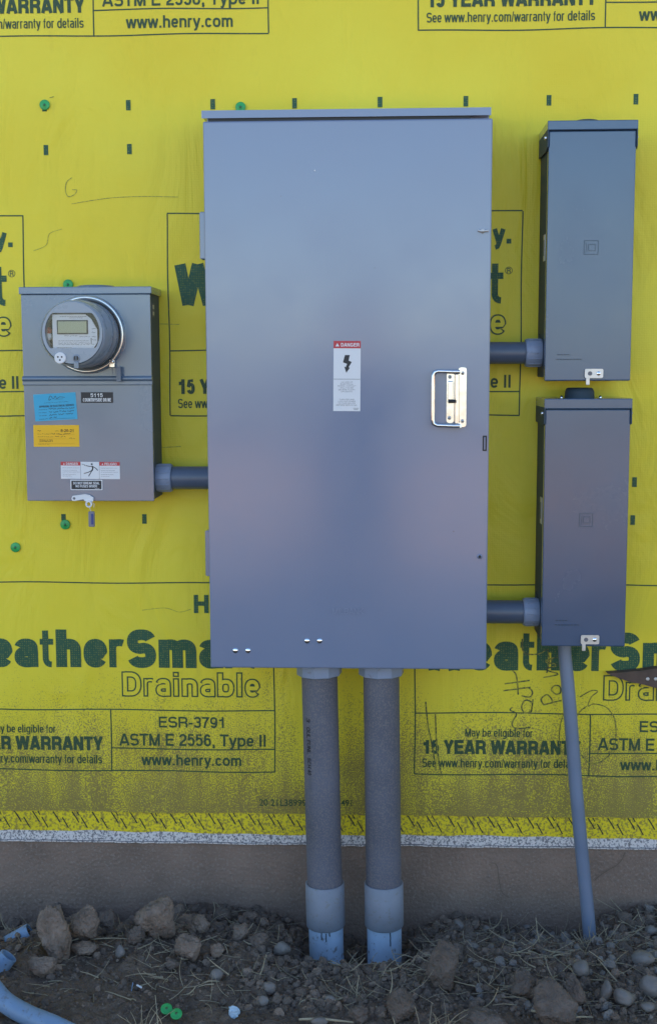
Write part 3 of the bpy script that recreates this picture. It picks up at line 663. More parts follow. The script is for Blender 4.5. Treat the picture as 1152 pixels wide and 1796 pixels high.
def f_danger(mb, X, Z, y):
    rect(mb, X, Z, y+.0002, .0, .0, 1, .105, 1)
    T = lambda s, a, b, c, d, mi, bo=.02: htext(mb, s, X(a), Z(d), X(c), Z(b), y, mi, wt=.19 if bo > .03 else .13)
    T('DANGER', .27, .03, .95, .08, 3, .05); warn_tri(mb, X(.14), Z(.055), .0045, y, 3)
    pts = [(.42, .20), (.60, .20), (.56, .278), (.675, .30), (.56, .372), (.60, .385), (.475, .452), (.40, .365), (.455, .372), (.50, .325), (.35, .305)]
    mb.add([(X(p[0]), y, Z(p[1])) for p in pts], [list(range(len(pts)))], 2)
    rect(mb, X, Z, y, .01, .540, .99, .546, 4)
    for i, s in enumerate(['HAZARD OF', 'ELECTRICAL', 'SHOCK. CONTACT', 'WILL CAUSE', 'SEVERE INJURY', 'OR DEATH.']):
        w_ = len(s)*.024; T(s, .5-w_, .578+i*.027, .5+w_, .594+i*.027, 4, .01)
    for i, s in enumerate(['TURN OFF AND', 'LOCK OUT POWER', 'TO THIS DEVICE', 'BEFORE SERVICING.']):
        w_ = len(s)*.023; T(s, .5-w_, .825+i*.027, .5+w_, .841+i*.027, 4, .01)
    rect(mb, X, Z, y, .74, .955, .94, .961, 4); rect(mb, X, Z, y, .76, .973, .92, .979, 4)
card(door, 'danger_label', 584.5, 598, 632, 721, DC, M_WHITE, -0.008, 'white and red danger label with black lightning bolt', f_danger, [M_RED, M_INK, M_WHITE, M_INKG])

# ------------------------------------------------------------------ meter box
DM = 0.135
mx0 = px(45, 760, DM).x; mx1 = px(267.5, 700, DM).x
mz1 = px(150, 503, DM).z; mz0 = px(160, 878.5, DM).z
mtr = thing('meter_box', 'grey meter socket box with blue and yellow inspection cards, left of the big cabinet', 'meter box', ((mx0+mx1)/2, -DM/2, mz0))
mb = MB(); mb.box((mx0+.002, -DM+.004, mz0+.002), (mx1-.002, -.004, mz1-.004), bev=.002); mb.build('box_body', M_METERS, mtr)
zrib1, zrib0 = px(150, 660, DM).z, px(150, 675, DM).z
ztop = px(150, 516, DM).z
mb = MB(); mb.box((mx0-.004, -DM-.006, ztop), (mx1+.004, -.006, mz1), bev=.002); mb.build('top_cap', M_METER, mtr)
mb = MB(); mb.box((mx0, -DM-.002, zrib1-.004), (mx1, -DM+.004, ztop-.0005), bev=.0015); mb.build('upper_cover', M_METER, mtr)
mb = MB(); mb.box((mx0, -DM-.002, mz0), (mx1, -DM+.006, zrib0+.004), bev=.0015); lowc = mb.build('lower_cover', M_METER, mtr)
mb = MB()
mb.tube([(mx0-.001, -DM-.003, zrib1-.006), (mx1+.001, -DM-.003, zrib1-.006)], .0068, 12)
mb.box((mx0-.002, -DM-.0055, zrib0-.001), (mx1+.002, -DM+.001, zrib1-.008), bev=.002)
mb.build('cover_rib', M_METER, mtr)
mb = MB(); p = px(168, 502, .08); mb.lathe([(-.01, .05), (.002, .05), (.006, .044), (.006, 0)], (p.x, -.075, mz1), axis=(0, 0, 1), n=30); mb.build('hub_plate', M_METER, mtr)
# label plate and screws on the right side
mb = MB()
a_ = px(276, 532, 0.09); b_ = px(276, 556, 0.09)
mb.box((mx1-.003, -.105, a_.z), (mx1-.0012, -.075, b_.z)); mb.box((mx1-.002, -.100, a_.z-.004), (mx1-.0008, -.08, a_.z-.014), 1); mb.box((mx1-.002, -.100, b_.z+.004), (mx1-.0008, -.08, b_.z+.013), 1)
mb.build('side_label', [M_INKG, M_GALV], mtr)
DL = DM+.0022
def f_addr(mb, X, Z, y):
    htext(mb, '5115', X(.30), Z(.46), X(.68), Z(.1), y, 1, wt=.17); htext(mb, 'COUNTRYSIDE DR NE', X(.06), Z(.88), X(.94), Z(.56), y, 1, wt=.17)
card(lowc, 'address_label', 142.5, 688, 199, 706.5, DL, M_INK, 0, 'black address plate reading 5115', f_addr, [M_WHITE])
def f_blue(mb, X, Z, y):
    stroke(mb, smoothpath([(X(.42), Z(.2)), (X(.36), Z(.24)), (X(.40), Z(.08)), (X(.47), Z(.2)), (X(.52), Z(.1)), (X(.55), Z(.2)), (X(.62), Z(.14)), (X(.74), Z(.17))]), .0011, y, 1)
    rect(mb, X, Z, y, .50, .215, .70, .225, 1)
    htext(mb, 'APPROVAL OF ELECTRICAL SERVICE', X(.12), Z(.50), X(.94), Z(.43), y, 1, wt=.17)
    for i, (a0, a1) in enumerate(((.24, .82),)): scribble(mb, X(a0), Z(.335), X(a1), .0022, y, 1, .0006, 3)
    for r_, (s0, s1) in enumerate(((.10, .95), (.10, .93), (.10, .92))):
        scribble(mb, X(s0), Z(.58+r_*.11), X(s0+.2), .0022, y, 1, .0007, 10+r_); scribble(mb, X(s0+.24), Z(.57+r_*.11), X(s1), .0048, y, 1, .0011, 20+r_)
    scribble(mb, X(.10), Z(.93), X(.30), .0022, y, 1, .0007, 31); scribble(mb, X(.34), Z(.90), X(.56), .0055, y, 1, .0012, 32)
    rect(mb, X, Z, y, .34, .945, .94, .952, 1)
card(lowc, 'inspection_card', 60, 690, 135.5, 737, DL, M_CYAN, 0.055, 'blue electrical approval card with handwriting', f_blue, [M_INK])
def f_yel(mb, X, Z, y):
    scribble(mb, X(.09), Z(.27), X(.17), .003, y, 1, .0009, 5); scribble(mb, X(.48), Z(.27), X(.56), .002, y, 1, .0007, 6)
    htext(mb, '8-26-21', X(.60), Z(.32), X(.89), Z(.19), y, 1, wt=.17)
    scribble(mb, X(.09), Z(.41), X(.38), .0025, y, 1, .0007, 7); scribble(mb, X(.40), Z(.40), X(.84), .005, y, 1, .001, 8)
    scribble(mb, X(.09), Z(.54), X(.44), .0022, y, 1, .0006, 9); scribble(mb, X(.47), Z(.53), X(.70), .0045, y, 1, .0009, 11)
    scribble(mb, X(.78), Z(.62), X(.90), .006, y, 1, .0009, 14)
    for z_ in (.68, .72, .76): scribble(mb, X(.13), Z(z_), X(.42), .0025, y, 1, .0007, int(z_*100))
    scribble(mb, X(.10), Z(.88), X(.34), .0016, y, 1, .0006, 13); rect(mb, X, Z, y, .50, .44, .90, .447, 2); rect(mb, X, Z, y, .1, .63, .72, .637, 2); rect(mb, X, Z, y, .1, .845, .9, .852, 2)
card(lowc, 'inspection_card', 59, 745.5, 140, 783.5, DL, M_ORNG, 0.0, 'yellow inspection card with handwritten date', f_yel, [mat('brown_pen', (.12, .05, .01), .6), mat('yellow_card_rule', (.45, .22, .01), .6)])
def f_dp(mb, X, Z, y):
    rect(mb, X, Z, y+.0002, 0, 0, .335, .22, 1); rect(mb, X, Z, y+.0002, .655, 0, 1, .22, 1)
    htext(mb, 'DANGER', X(.09), Z(.19), X(.29), Z(.05), y, 4, wt=.17); warn_tri(mb, X(.055), Z(.12), .0022, y, 4)
    htext(mb, 'PELIGRO', X(.745), Z(.19), X(.95), Z(.05), y, 4, wt=.17); warn_tri(mb, X(.71), Z(.12), .0022, y, 4)
    for x0 in (.03, .68):
        for i, z_ in enumerate((.36, .50, .60, .74, .84)): scribble(mb, X(x0), Z(z_), X(x0+(.28, .24, .29, .22, .15)[i]), .0013, y, 3, .0006, i+int(x0*99))
    rect(mb, X, Z, y, .334, .0, .338, 1, 3); rect(mb, X, Z, y, .652, .0, .656, 1, 3)
    # figure struck by a bolt
    J = lambda *p: [(X(a), Z(b)) for a, b in p]
    stroke(mb, J((.53, .24), (.545, .36), (.53, .52)), .0034, y, 2)
    mb.add([(X(.528)+.0024*math.cos(k*PI/5), y-.0001, Z(.135)+.0024*math.sin(k*PI/5)) for k in range(10)], [list(range(10))], 2)
    for q in (J((.54, .26), (.59, .36), (.63, .50)), J((.53, .50), (.46, .62), (.39, .68)), J((.53, .50), (.50, .68), (.47, .84)), J((.53, .27), (.48, .26), (.43, .22))): stroke(mb, q, .0018, y-.0001, 2)
    stroke(mb, J((.36, .14), (.41, .18), (.40, .21), (.45, .25)), .0010, y, 2)
card(lowc, 'warning_label', 107, 810, 211, 840, DL, M_WHITE, -0.006, 'red and white danger and peligro label', f_dp, [M_RED, M_INK, M_INKG, M_WHITE])
def f_seal(mb, X, Z, y):
    a_, b_ = X(.03), X(.97); c_, e_ = Z(.92), Z(.08)
    q = rounded(a_, c_, b_, e_, .0015); mb.add([(p[0], y+.0002, p[1]) for p in q], [list(range(len(q)))], 1)
    htext(mb, 'DO NOT BREAK SEAL', X(.09), Z(.44), X(.91), Z(.20), y, 2, wt=.17); htext(mb, 'NO FUSES INSIDE', X(.16), Z(.74), X(.84), Z(.50), y, 2, wt=.17)
    rect(mb, X, Z, y, .76, .83, .9, .86, 2)
card(lowc, 'seal_label', 124, 841.5, 180.5, 859.5, DL, M_WHITE, 0, 'black label reading do not break seal', f_seal, [M_INK, M_WHITE], r=.002)
# hasp
mb = MB(); q = [px(u, v, DM+.006) for u, v in ((126, 874), (128, 869.5), (150, 866.5), (158, 868), (165, 873), (164, 879), (159, 881), (150, 879), (147, 875.5), (132, 878.5), (127.5, 878))]
mb.prism([(p.x, p.z) for p in q], -DM-.008, -DM-.004, 0); mb.lathe([(.0082, .0032), (.0082, 0)], (px(131, 874, DM+.006).x, -DM, px(131, 874, DM+.006).z), n=12, mi=1)
mb.build('hasp', [M_WHITE, M_INKG], mtr)
# seal ring + hanging seal tag
seal = thing('lock_seal', 'small padlock seal hanging from the white hasp below the meter box', 'seal', px(157, 883, DM+.008))
mb = MB(); c = px(156.5, 884, DM+.010); mb.lathe([(0, .0048), (-.003, .0048), (-.003, .0085), (.003, .0085), (.003, .0048), (0, .0048)], c, n=20, sharp=True); mb.build('seal_ring', M_WHITE, seal)
mb = MB(); mb.tube([px(158, 889, DM+.010), px(158.5, 893, DM+.010), px(160, 897, DM+.010)], .0009, 6); mb.tube([px(162, 882, DM+.010), px(166, 884, DM+.010), px(165, 890, DM+.010)], .0009, 6); mb.build('seal_wire', M_GALV, seal)
mb = MB(); a_, b_ = px(155.5, 897, DM+.012), px(167, 924, DM+.012); mb.box((a_.x, -DM-.015, a_.z), (b_.x, -DM-.008, b_.z), 0, bev=.002)
a2, b2 = px(160, 901, DM+.016), px(164.5, 920, DM+.016); mb.box((a2.x, -DM-.0165, a2.z), (b2.x, -DM-.014, b2.z), 1, bev=.001)
mb.build('seal_tag', [mat('seal_plastic', (.18, .19, .24), .3), mat('seal_blue', (.02, .05, .22), .35)], seal)

# ------------------------------------------------------------------ the electric meter
c0 = px(152, 587, DM+.012)
rc = Vector((c0.x, -DM-.002, c0.z))
fd = DM+.150; fc = Vector((c0.x, -fd, c0.z+.001))
met = thing('electric_meter', 'round electric meter with digital display in a shiny clamp ring on the meter box', 'meter', rc)
mb = MB(); mb.lathe([(0, .0935), (.008, .0945), (.014, .0940), (.018, .0915), (.019, .0870), (.014, .0845), (.010, .080)], rc, n=64)
mb.build('clamp_ring', mat('ring_steel', (.74, .73, .70), .32, 1.0), met)
mb = MB(); p = rc+Vector((.063, -.014, -.070)); mb.box(p-Vector((.008, .004, .010)), p+Vector((.006, .006, .010)), bev=.002); mb.lathe([(0, .004), (.008, .004), (.009, .002), (.009, 0)], p+Vector((.002, -.004, .004)), n=12)
mb.build('ring_clasp', M_ZINC, met)
mb = MB(); q = rc+Vector((.064, -.020, -.078))
mb.tube([q, q+Vector((0, 0, -.010)), q+Vector((.001, 0, -.020))], .0008, 6)
e_ = px(208.5, 656, DM+.022); mb.box((e_.x-.006, e_.y-.003, e_.z-.019), (e_.x+.006, e_.y+.003, e_.z+.018), bev=.0015)
mb.build('seal_tag', mat('grey_seal', (.14, .17, .22), .4), met)
PB = mat('meter_plastic', (.27, .31, .37), .28, var=(20, .08), spec=.6)
L_ = fd-DM
mb = MB(); mb.lathe([(.012, .0800), (.05, .0792), (.075, .0786), (.080, .0806), (.086, .0806), (.090, .0785), (L_-.012, .0772), (L_-.004, .0758), (L_, .072)], rc, n=64)
# flat bezel with a window: annulus to a clipped circle
def win(t):
    r = .0655; x = r*math.cos(t); z = r*math.sin(t)
    z = max(-.036, min(.0565*.80, z)); return x*0.98, z+0.001
n = 72; vs = []
for k in range(n):
    t = 2*PI*k/n; vs.append((fc.x+.071*math.cos(t), fc.y-.002, fc.z+.071*math.sin(t)))
for k in range(n):
    t = 2*PI*k/n; x, z = win(t); vs.append((fc.x+x, fc.y-.002, fc.z+z))
for k in range(n):
    t = 2*PI*k/n; x, z = win(t); vs.append((fc.x+x, fc.y+.030, fc.z+z))
mb.add(vs, [[k, (k+1) % n, n+(k+1) % n, n+k] for k in range(n)]+[[n+k, n+(k+1) % n, 2*n+(k+1) % n, 2*n+k] for k in range(n)], 0)
mb.build('meter_housing', PB, met)
mb = MB(); vs = [(fc.x+win(2*PI*k/n)[0], fc.y+.030, fc.z+win(2*PI*k/n)[1]) for k in range(n)]; mb.add(vs, [list(range(n))], 0)
def at_(u, v, dd=0): return px(u, v, fd+dd)
for (u, v, r_, mi) in ((82, 566, .005, 1), (84, 590, .0095, 2), (84, 580, .0085, 3), (87, 606, .005, 1), (86, 560, .003, 2)):
    p = at_(u, v, -.018); mb.lathe([(0, r_), (.004, r_), (.006, r_*.7), (.006, 0)], p+Vector((0, .008, 0)), n=16, mi=mi)
a_, b_ = at_(98, 545), at_(150, 550); mb.box((a_.x, fc.y+.012, a_.z), (b_.x, fc.y+.02, b_.z), 1)
mb.build('meter_works', [M_BLACK, M_INKG, M_WHITE, mat('red_coil', (.35, .06, .04), .5)], met)
yp = fc.y+.010
a_, b_ = at_(92, 551.5, -.01), at_(172, 614, -.01)
mb = MB()
xr = b_.x
q = [(a_.x, b_.z), (a_.x, a_.z), (at_(150, 552, -.01).x, a_.z), (at_(160, 556, -.01).x, at_(160, 559, -.01).z), (xr, at_(166, 578, -.01).z), (xr, at_(166, 600, -.01).z), (at_(163, 612, -.01).x, b_.z)]
mb.prism(q, yp, yp+.003, 0)
X = lambda s: a_.x+(at_(160, 600, -.01).x-a_.x)*s; Z = lambda s: a_.z+(b_.z-a_.z)*s
yy = yp-.0004
for z_, s0, s1, h in ((.06, .2, .9, .0016), (.10, .45, .8, .0012), (.60, .30, .65, .003), (.625, .7, .98, .0016), (.74, .15, .95, .0016), (.80, .15, .98, .0032), (.84, .15, .98, .0030), (.93, .1, .5, .0014)):
    scribble(mb, X(s0), Z(z_), X(s1), h, yy, 1, .0008, int(z_*1000))
for z_ in (.40, .50, .62, .72, .84): scribble(mb, X(1.03), Z(z_), X(1.13), .0035, yy, 1, .0009, int(z_*777))
mb.add([(X(1.0), yy, Z(.66)), (X(1.02), yy, Z(.66)), (X(1.02), yy, Z(.84)), (X(1.0), yy, Z(.84))], [[0, 1, 2, 3]], 1)
face = mb.build('name_plate', [mat('name_plate_grey', (.72, .72, .76), .4), M_INKG], met)
mb = MB(); a2, b2 = at_(100, 561.5, -.008), at_(155, 586, -.008)
mb.box((a2.x, yp-.003, b2.z), (b2.x, yp, a2.z), 0, bev=.001); mb.box((a2.x+.003, yp-.0034, b2.z+.003), (b2.x-.003, yp-.0029, a2.z-.003), 1)
mb.build('display', [M_BLACK, M_LCD], met)
mb = MB(); vs = [(fc.x+win(2*PI*k/n)[0]*.995, fc.y+.001, fc.z+win(2*PI*k/n)[1]*.995) for k in range(n)]; vs += [(v[0], v[1]+.0015, v[2]) for v in vs]
mb.add(vs, [list(range(n)), [n+i for i in range(n)][::-1]]+[[k, (k+1) % n, n+(k+1) % n, n+k] for k in range(n)], 0); mb.build('window_cover', M_GLASS, met)
mb = MB(); p = at_(107, 628); p.y = fc.y-.002; mb.lathe([(0, .0135), (.004, .0135), (.0055, .012), (.0055, 0)], p, n=28, sharp=True)
for dx, dz in ((-.0045, .0025), (.0045, .0025), (0, -.0045)): mb.lathe([(.0058, .0022), (.0058, 0)], p+Vector((dx, 0, dz)), n=10, mi=1)
mb.build('optical_port', [M_WHITE, M_INK], met)
mb = MB(); p = at_(135, 628); p.y = fc.y-.002; mb.lathe([(0, .0085), (.002, .0085), (.003, .007), (.003, 0)], p, n=24, mi=0); mb.lathe([(.0034, .0060), (.0034, 0)], p, n=20, mi=1)
mb.box((p.x-.0055, p.y-.0045, p.z-.024), (p.x+.0055, p.y, p.z-.008), 0, bev=.0015); mb.box((p.x-.0035, p.y-.0052, p.z-.021), (p.x+.0035, p.y-.004, p.z-.010), 2, bev=.001)
mb.box((p.x-.0008, p.y-.0042, p.z-.006), (p.x+.0008, p.y-.003, p.z+.006), 2)
mb.build('reset_latch', [PB, M_BLACK, M_METER], met)

# ------------------------------------------------------------------ breaker boxes on the right
def breaker_box(u0, u1, vtop, vcap, vbot, ub0, ub1, d, label, lean, hub, hasp, logo, slab):
    a_ = px(u0, vcap, d); b_ = px(u1, vcap, d); c_ = px(ub0, vbot, d); e_ = px(ub1, vbot, d)
    x0, x1 = (a_.x+c_.x)/2, (b_.x+e_.x)/2; z0 = (c_.z+e_.z)/2; z1 = (px(u0, vtop, d).z+px(u1, vtop, d).z)/2; zc = (a_.z+b_.z)/2
    t = thing('breaker_box', label, 'breaker box', ((x0+x1)/2, -d/2, z0), 'narrow grey breaker boxes right of the big cabinet')
    mb = MB(); mb.box((x0+.003, -d+.012, z0+.008), (x1-.003, -.008, z1-.003), bev=.0015)
    mb.tube([(x0+.0025, -.045, z0+.10), (x0+.001, -.045, z0+.10)], .014, 18)
    mb.build('box_body', M_BOXS, t)
    # front cover folded round the sides
    mb = MB(); mb.box((x0+.001, -d, z0), (x1-.001, -d+.022, zc-.0012), bev=.003); cov = mb.build('front_cover', M_BOX, t)
    # rain cap: front lip, top and two cheeks that step down
    mb = MB(); mb.box((x0-.002, -d-.004, zc), (x1+.002, -.006, z1), bev=.002); nlip = len(mb.f)
    for xa, xb in ((x0-.002, x0+.0012), (x1-.0012, x1+.002)):
        pr = [(-d-.003, zc+.003), (-d-.003, z1-.060), (-d+.03, z1-.066), (-.03, z1-.062), (-.008, z1-.062), (-.008, zc+.003)]
        k = len(pr); vs = [(xa, y, z) for y, z in pr]+[(xb, y, z) for y, z in pr]
        mb.add(vs, [list(range(k)), [k+i for i in range(k)][::-1]]+[[i, (i+1) % k, k+(i+1) % k, k+i] for i in range(k)])
    mb.m = [1 if k_ >= 0 and k_ >= nlip else 0 for k_ in range(len(mb.f))]; mb.build('rain_cap', [M_BOX, M_BOXS], t)
    h0, h1 = px(hub[0], vtop, .09).x, px(hub[1], vtop, .09).x; r_ = (h1-h0)/2
    mb = MB(); mb.lathe([(0, r_), (hub[2]*.6, r_*.98), (hub[2]*.9, r_*.90), (hub[2], r_*.8), (hub[2], 0)], ((h0+h1)/2, -.085, z1), axis=(0, 0, 1), n=32); mb.build('hub_plate', M_BOXS, t)
    for xx in (h0-.010, h1+.012):
        mb = MB(); mb.lathe([(0, .0038), (.004, .0036), (.0055, 0)], (xx, -.10, z1), axis=(0, 0, 1), n=10); mb.build('screw', M_CHROME, t)
    for sx, xx in ((-1, x0-.002), (1, x1+.002)):
        mb = MB(); mb.lathe([(0, .0045), (.003, .0045), (.0055, .003), (.006, 0)], (xx, -d+.020, z1-.036), axis=(sx, 0, 0), n=10); mb.build('screw', M_CHROME, t)
    # raised square emblem
    mb = MB(); lu, lv, ls = logo; p, q = px(lu-ls, lv-ls, d), px(lu+ls, lv+ls, d); y = -d-.0010
    def ring(x0_, z0_, x1_, z1_, w_):
        for bx in ((x0_, z0_, x1_, z0_+w_), (x0_, z1_-w_, x1_, z1_), (x0_, z0_+w_, x0_+w_, z1_-w_), (x1_-w_, z0_+w_, x1_, z1_-w_)): mb.box((bx[0], y, bx[1]), (bx[2], -d, bx[3]), 0)
    s_ = q.x-p.x
    ring(p.x, q.z, q.x, p.z, .0014); ring(p.x+s_*.30, q.z+s_*.25, q.x-s_*.2, p.z-s_*.25, .0014)
    stroke(mb, smoothpath([(p.x+s_*.13, p.z-s_*.15), (p.x+s_*.2, p.z-s_*.5), (p.x+s_*.13, q.z+s_*.15)]), .0014, y, 0)
    mb.build('square_emblem', M_EMBB, cov)
    mb = MB(); p = px(ub0+22, vbot-45, d); [mb.box((p.x+a_*.0078+o_, -d-.0008, p.z-r_*.011), (p.x+a_*.0078+o_+.0052, -d, p.z-r_*.011+.0022), 0) for r_, k_, o_ in ((0, 4, .002), (1, 8, 0)) for a_ in range(k_)]
    mb.build('embossed_lettering', M_BOXS, cov)  # raised dashes in the darker paint copy, imitating relief shade
    hu, hv = hasp; p, q = px(hu-16, hv-8, d+.006), px(hu+16, hv+8, d+.006)
    mb = MB(); mb.prism(rounded(p.x, q.z, q.x, p.z, .004), -d-.006, -d-.003, 0)
    hole1 = px(hu-7, hv, d+.006); hole2 = px(hu+8, hv, d+.006)
    mb.lathe([(.0065, .0052), (.0065, 0)], (hole1.x, -d, hole1.z), n=16, mi=1); mb.lathe([(.0063, .0052), (.0075, .0040), (.0078, 0)], (hole2.x, -d, hole2.z), n=16, mi=2)
    st_ = px(hu-14, hv+8, d+.006); mb.box((st_.x, -d-.006, st_.z+.001), (st_.x+.009, -d-.002, z0-.010), 0, bev=.0015)
    mb.build('hasp', [M_GALV, M_INKG, M_CHROME], cov)
    a2, b2 = px(u0-7, slab[0], .11), px(u0-7, slab[1], .11)
    mb = MB(); mb.box((x0+.0014, -.125, b2.z), (x0+.004, -.095, a2.z), 0); mb.box((x0+.0008, -.118, b2.z+.012), (x0+.002, -.104, a2.z-.012), 1, bev=.0005)
    mb.build('side_label', [M_GALV, M_INKG], t)
    return x0, x1, z0, z1
BD = 0.170
X1 = breaker_box(962, 1119, 211, 228, 668, 953, 1103, BD, 'upper narrow grey breaker box, bluer front, right of the cabinet handle', 0, (1003, 1054, .014), (1041, 655), (1036, 434, 12.5), (412, 458))
X2 = breaker_box(953, 1105, 699, 717, 1134, 950, 1097, BD, 'lower narrow grey breaker box with a slim conduit leaving its underside', 0, (990, 1042, .024), (1034, 1122), (1027, 912, 12), (872, 918))

# ------------------------------------------------------------------ horizontal conduits
def nipple(u0, u1, v, r, d, uc0, uc1, rc_, label, flip=False):
    a_, b_ = px(u0, v, d), px(u1, v, d)
    z = (a_.z+b_.z)/2
    t = thing('conduit', label, 'conduit', ((a_.x+b_.x)/2, -d, z), 'short level conduits joining the cabinet to the boxes')
    mb = MB(); mb.tube([(a_.x, -d, z), ((a_.x+b_.x)/2, -d, z), (b_.x, -d, z)], r, 32); mb.build('pipe', M_PVC, t)
    c_, e_ = px(uc0, v, d).x, px(uc1, v, d).x
    mb = MB(); s_ = 1 if not flip else -1
    mb.lathe([(0, r*1.01), (0, rc_*.96), (.003, rc_), (abs(e_-c_)-.002, rc_), (abs(e_-c_), rc_*.97), (abs(e_-c_), r)], (c_ if s_ > 0 else e_, -d, z), axis=(s_, 0, 0), n=40, sharp=False)
    for k in range(14):
        t_ = 2*PI*k/14; y, zz = -d+math.cos(t_)*rc_, z+math.sin(t_)*rc_
        mb.tube([(min(c_, e_)+.006, y, zz), (max(c_, e_)-.004, y, zz)], .0013, 6)
    mb.build('coupling', M_PVCL, t)
nipple(845, 925, 619, .0268, .085, 920, 949, .034, 'short grey conduit entering the upper breaker box')
nipple(842, 922, 1073, .0292, .085, 916, 944, .0345, 'short grey conduit entering the lower breaker box')
nipple(296, 380, 838, .0288, .075, 274, 303, .0345, 'short grey conduit between the meter box and the big cabinet', True)

# ------------------------------------------------------------------ ground
def lerp(x, xs_, ys_): return float(np.interp(x, xs_, ys_))
_us = [-200, 0, 60, 95, 150, 190, 214, 250, 300, 380, 450, 520, 560, 640, 700, 740, 790, 860, 930, 1000, 1040, 1070, 1152, 1400]
_vs = [1625, 1628, 1618, 1602, 1600, 1616, 1644, 1604, 1590, 1588, 1600, 1622, 1640, 1650, 1640, 1620, 1612, 1616, 1632, 1640, 1620, 1604, 1590, 1590]
_cx = [wp(u, v)[0] for u, v in zip(_us, _vs)]; _cz = [wp(u, v)[1] for u, v in zip(_us, _vs)]
PIPES = [(px(572, 1690, .19).x, -.15), (px(676, 1705, .19).x, -.15)]
def gh(x, y, fine=True):
    d = -y; near = math.exp(-(max(d, 0)/.22)**2)
    h = lerp(x, _cx, _cz)*near + (1-near)*(-.012)
    if abs(x) < 4 and -5 < y < 1:
        h += .016*noise.noise(Vector((x*5, y*5, 1)))
        h += .022*math.exp(-((x-px(110, 1690, .3).x)/.16)**2-((d-.26)/.10)**2)          # heap at lower left
        h += .020*math.exp(-((x-px(960, 1750, .3).x)/.12)**2-((d-.36)/.12)**2)
        for (qx, qy) in PIPES: h -= (.095 if qx < PIPES[1][0] else .112)*math.exp(-((x-qx)/.080)**2-((y-qy+.055)/.11)**2)
        if fine:
            p = Vector((x, y, 0))
            h += .012*noise.noise(p*13)+.010*abs(noise.noise(p*31+Vector((3, 1, 0))))
            v1 = noise.voronoi(p*28, distance_metric='DISTANCE', exponent=2.5)[0]; h += .018*(min(v1[1]-v1[0], .45))-.004
            v2 = noise.voronoi(p*75, distance_metric='DISTANCE', exponent=2.5)[0]; h += .0075*(min(v2[1]-v2[0], .5))-.002
            h += .0022*noise.noise(p*150)
    if d > 5.6: t_ = min(1, max(0, (d-6.0)/3.4)); h += .72*t_  # unseen bank, added to throw more warm light into the door reflection
    if not (abs(x) < 4 and -5 < y < 1): h += .05*noise.noise(Vector((x*.3, y*.3, 1)))+.02*noise.noise(Vector((x*1.1, y*1.1, 5)))
    return h
def spread(lo, hi, step, far):
    a = list(np.arange(lo, hi+1e-9, step)); s = step; L = [a[0]]; R = [a[-1]]
    while L[-1] > -far: s *= 1.22; L.append(L[-1]-s)
    s = step
    while R[-1] < far: s *= 1.22; R.append(R[-1]+s)
    return np.array(L[1:][::-1]+a+R[1:])
gx = spread(-1.15, 1.0, .0052, 900); gy = spread(-.80, .02, .0052, 900)
nx, ny = len(gx), len(gy)
vs = np.zeros((ny, nx, 3)); vs[:, :, 0] = gx[None, :]; vs[:, :, 1] = gy[:, None]
for j in range(ny):
    for i in range(nx): vs[j, i, 2] = gh(gx[i], gy[j])
idx = np.arange(nx*ny).reshape(ny, nx)
fs = np.stack([idx[:-1, :-1], idx[:-1, 1:], idx[1:, 1:], idx[1:, :-1]], -1).reshape(-1, 4)
me = bpy.data.meshes.new('ground'); me.from_pydata(vs.reshape(-1, 3).tolist(), [], fs.tolist()); me.polygons.foreach_set('use_smooth', [True]*len(me.polygons))
def ground_mat():
    m = M_SOIL; n = m.node_tree; L = n.links.new; b = n.nodes['Principled BSDF']
    src = b.inputs['Base Color'].links[0].from_socket
    geo = N(n, 'ShaderNodeNewGeometry'); sep = N(n, 'ShaderNodeSeparateXYZ'); L(geo.outputs['Position'], sep.inputs[0])
    r = N(n, 'ShaderNodeMapRange', i1=-2.0, i2=-5.0, i3=0.0, i4=1.0); L(sep.outputs[1], r.inputs[0])
    mx = N(n, 'ShaderNodeMix', data_type='RGBA'); L(r.outputs[0], mx.inputs[0]); L(src, mx.inputs[6]); mx.inputs[7].default_value = (0.66, 0.44, 0.29, 1)   # dry earth of yard and bank, paled to strengthen its warm reflection
    r2 = N(n, 'ShaderNodeMapRange', i1=-9.3, i2=-9.7, i3=0.0, i4=1.0); L(sep.outputs[1], r2.inputs[0])
    m2 = N(n, 'ShaderNodeMix', data_type='RGBA'); L(r2.outputs[0], m2.inputs[0]); L(mx.outputs[2], m2.inputs[6]); m2.inputs[7].default_value = (0.09, 0.115, 0.10, 1)   # dark unseen field, added beyond the bank to bound the door's warm reflection
    L(m2.outputs[2], b.inputs['Base Color'])
ground_mat()
me.materials.append(M_SOIL); g = bpy.data.objects.new('ground', me); COL.objects.link(g); g['kind'] = 'structure'
def ghit(u, v):
    """where the sight line through a photo pixel meets the ground"""
    lo = None
    for d in np.arange(0.0, 1.2, .004):
        p = px(u, v, d)
        if p.z > gh(p.x, p.y, False): return p
    return px(u, v, 0)

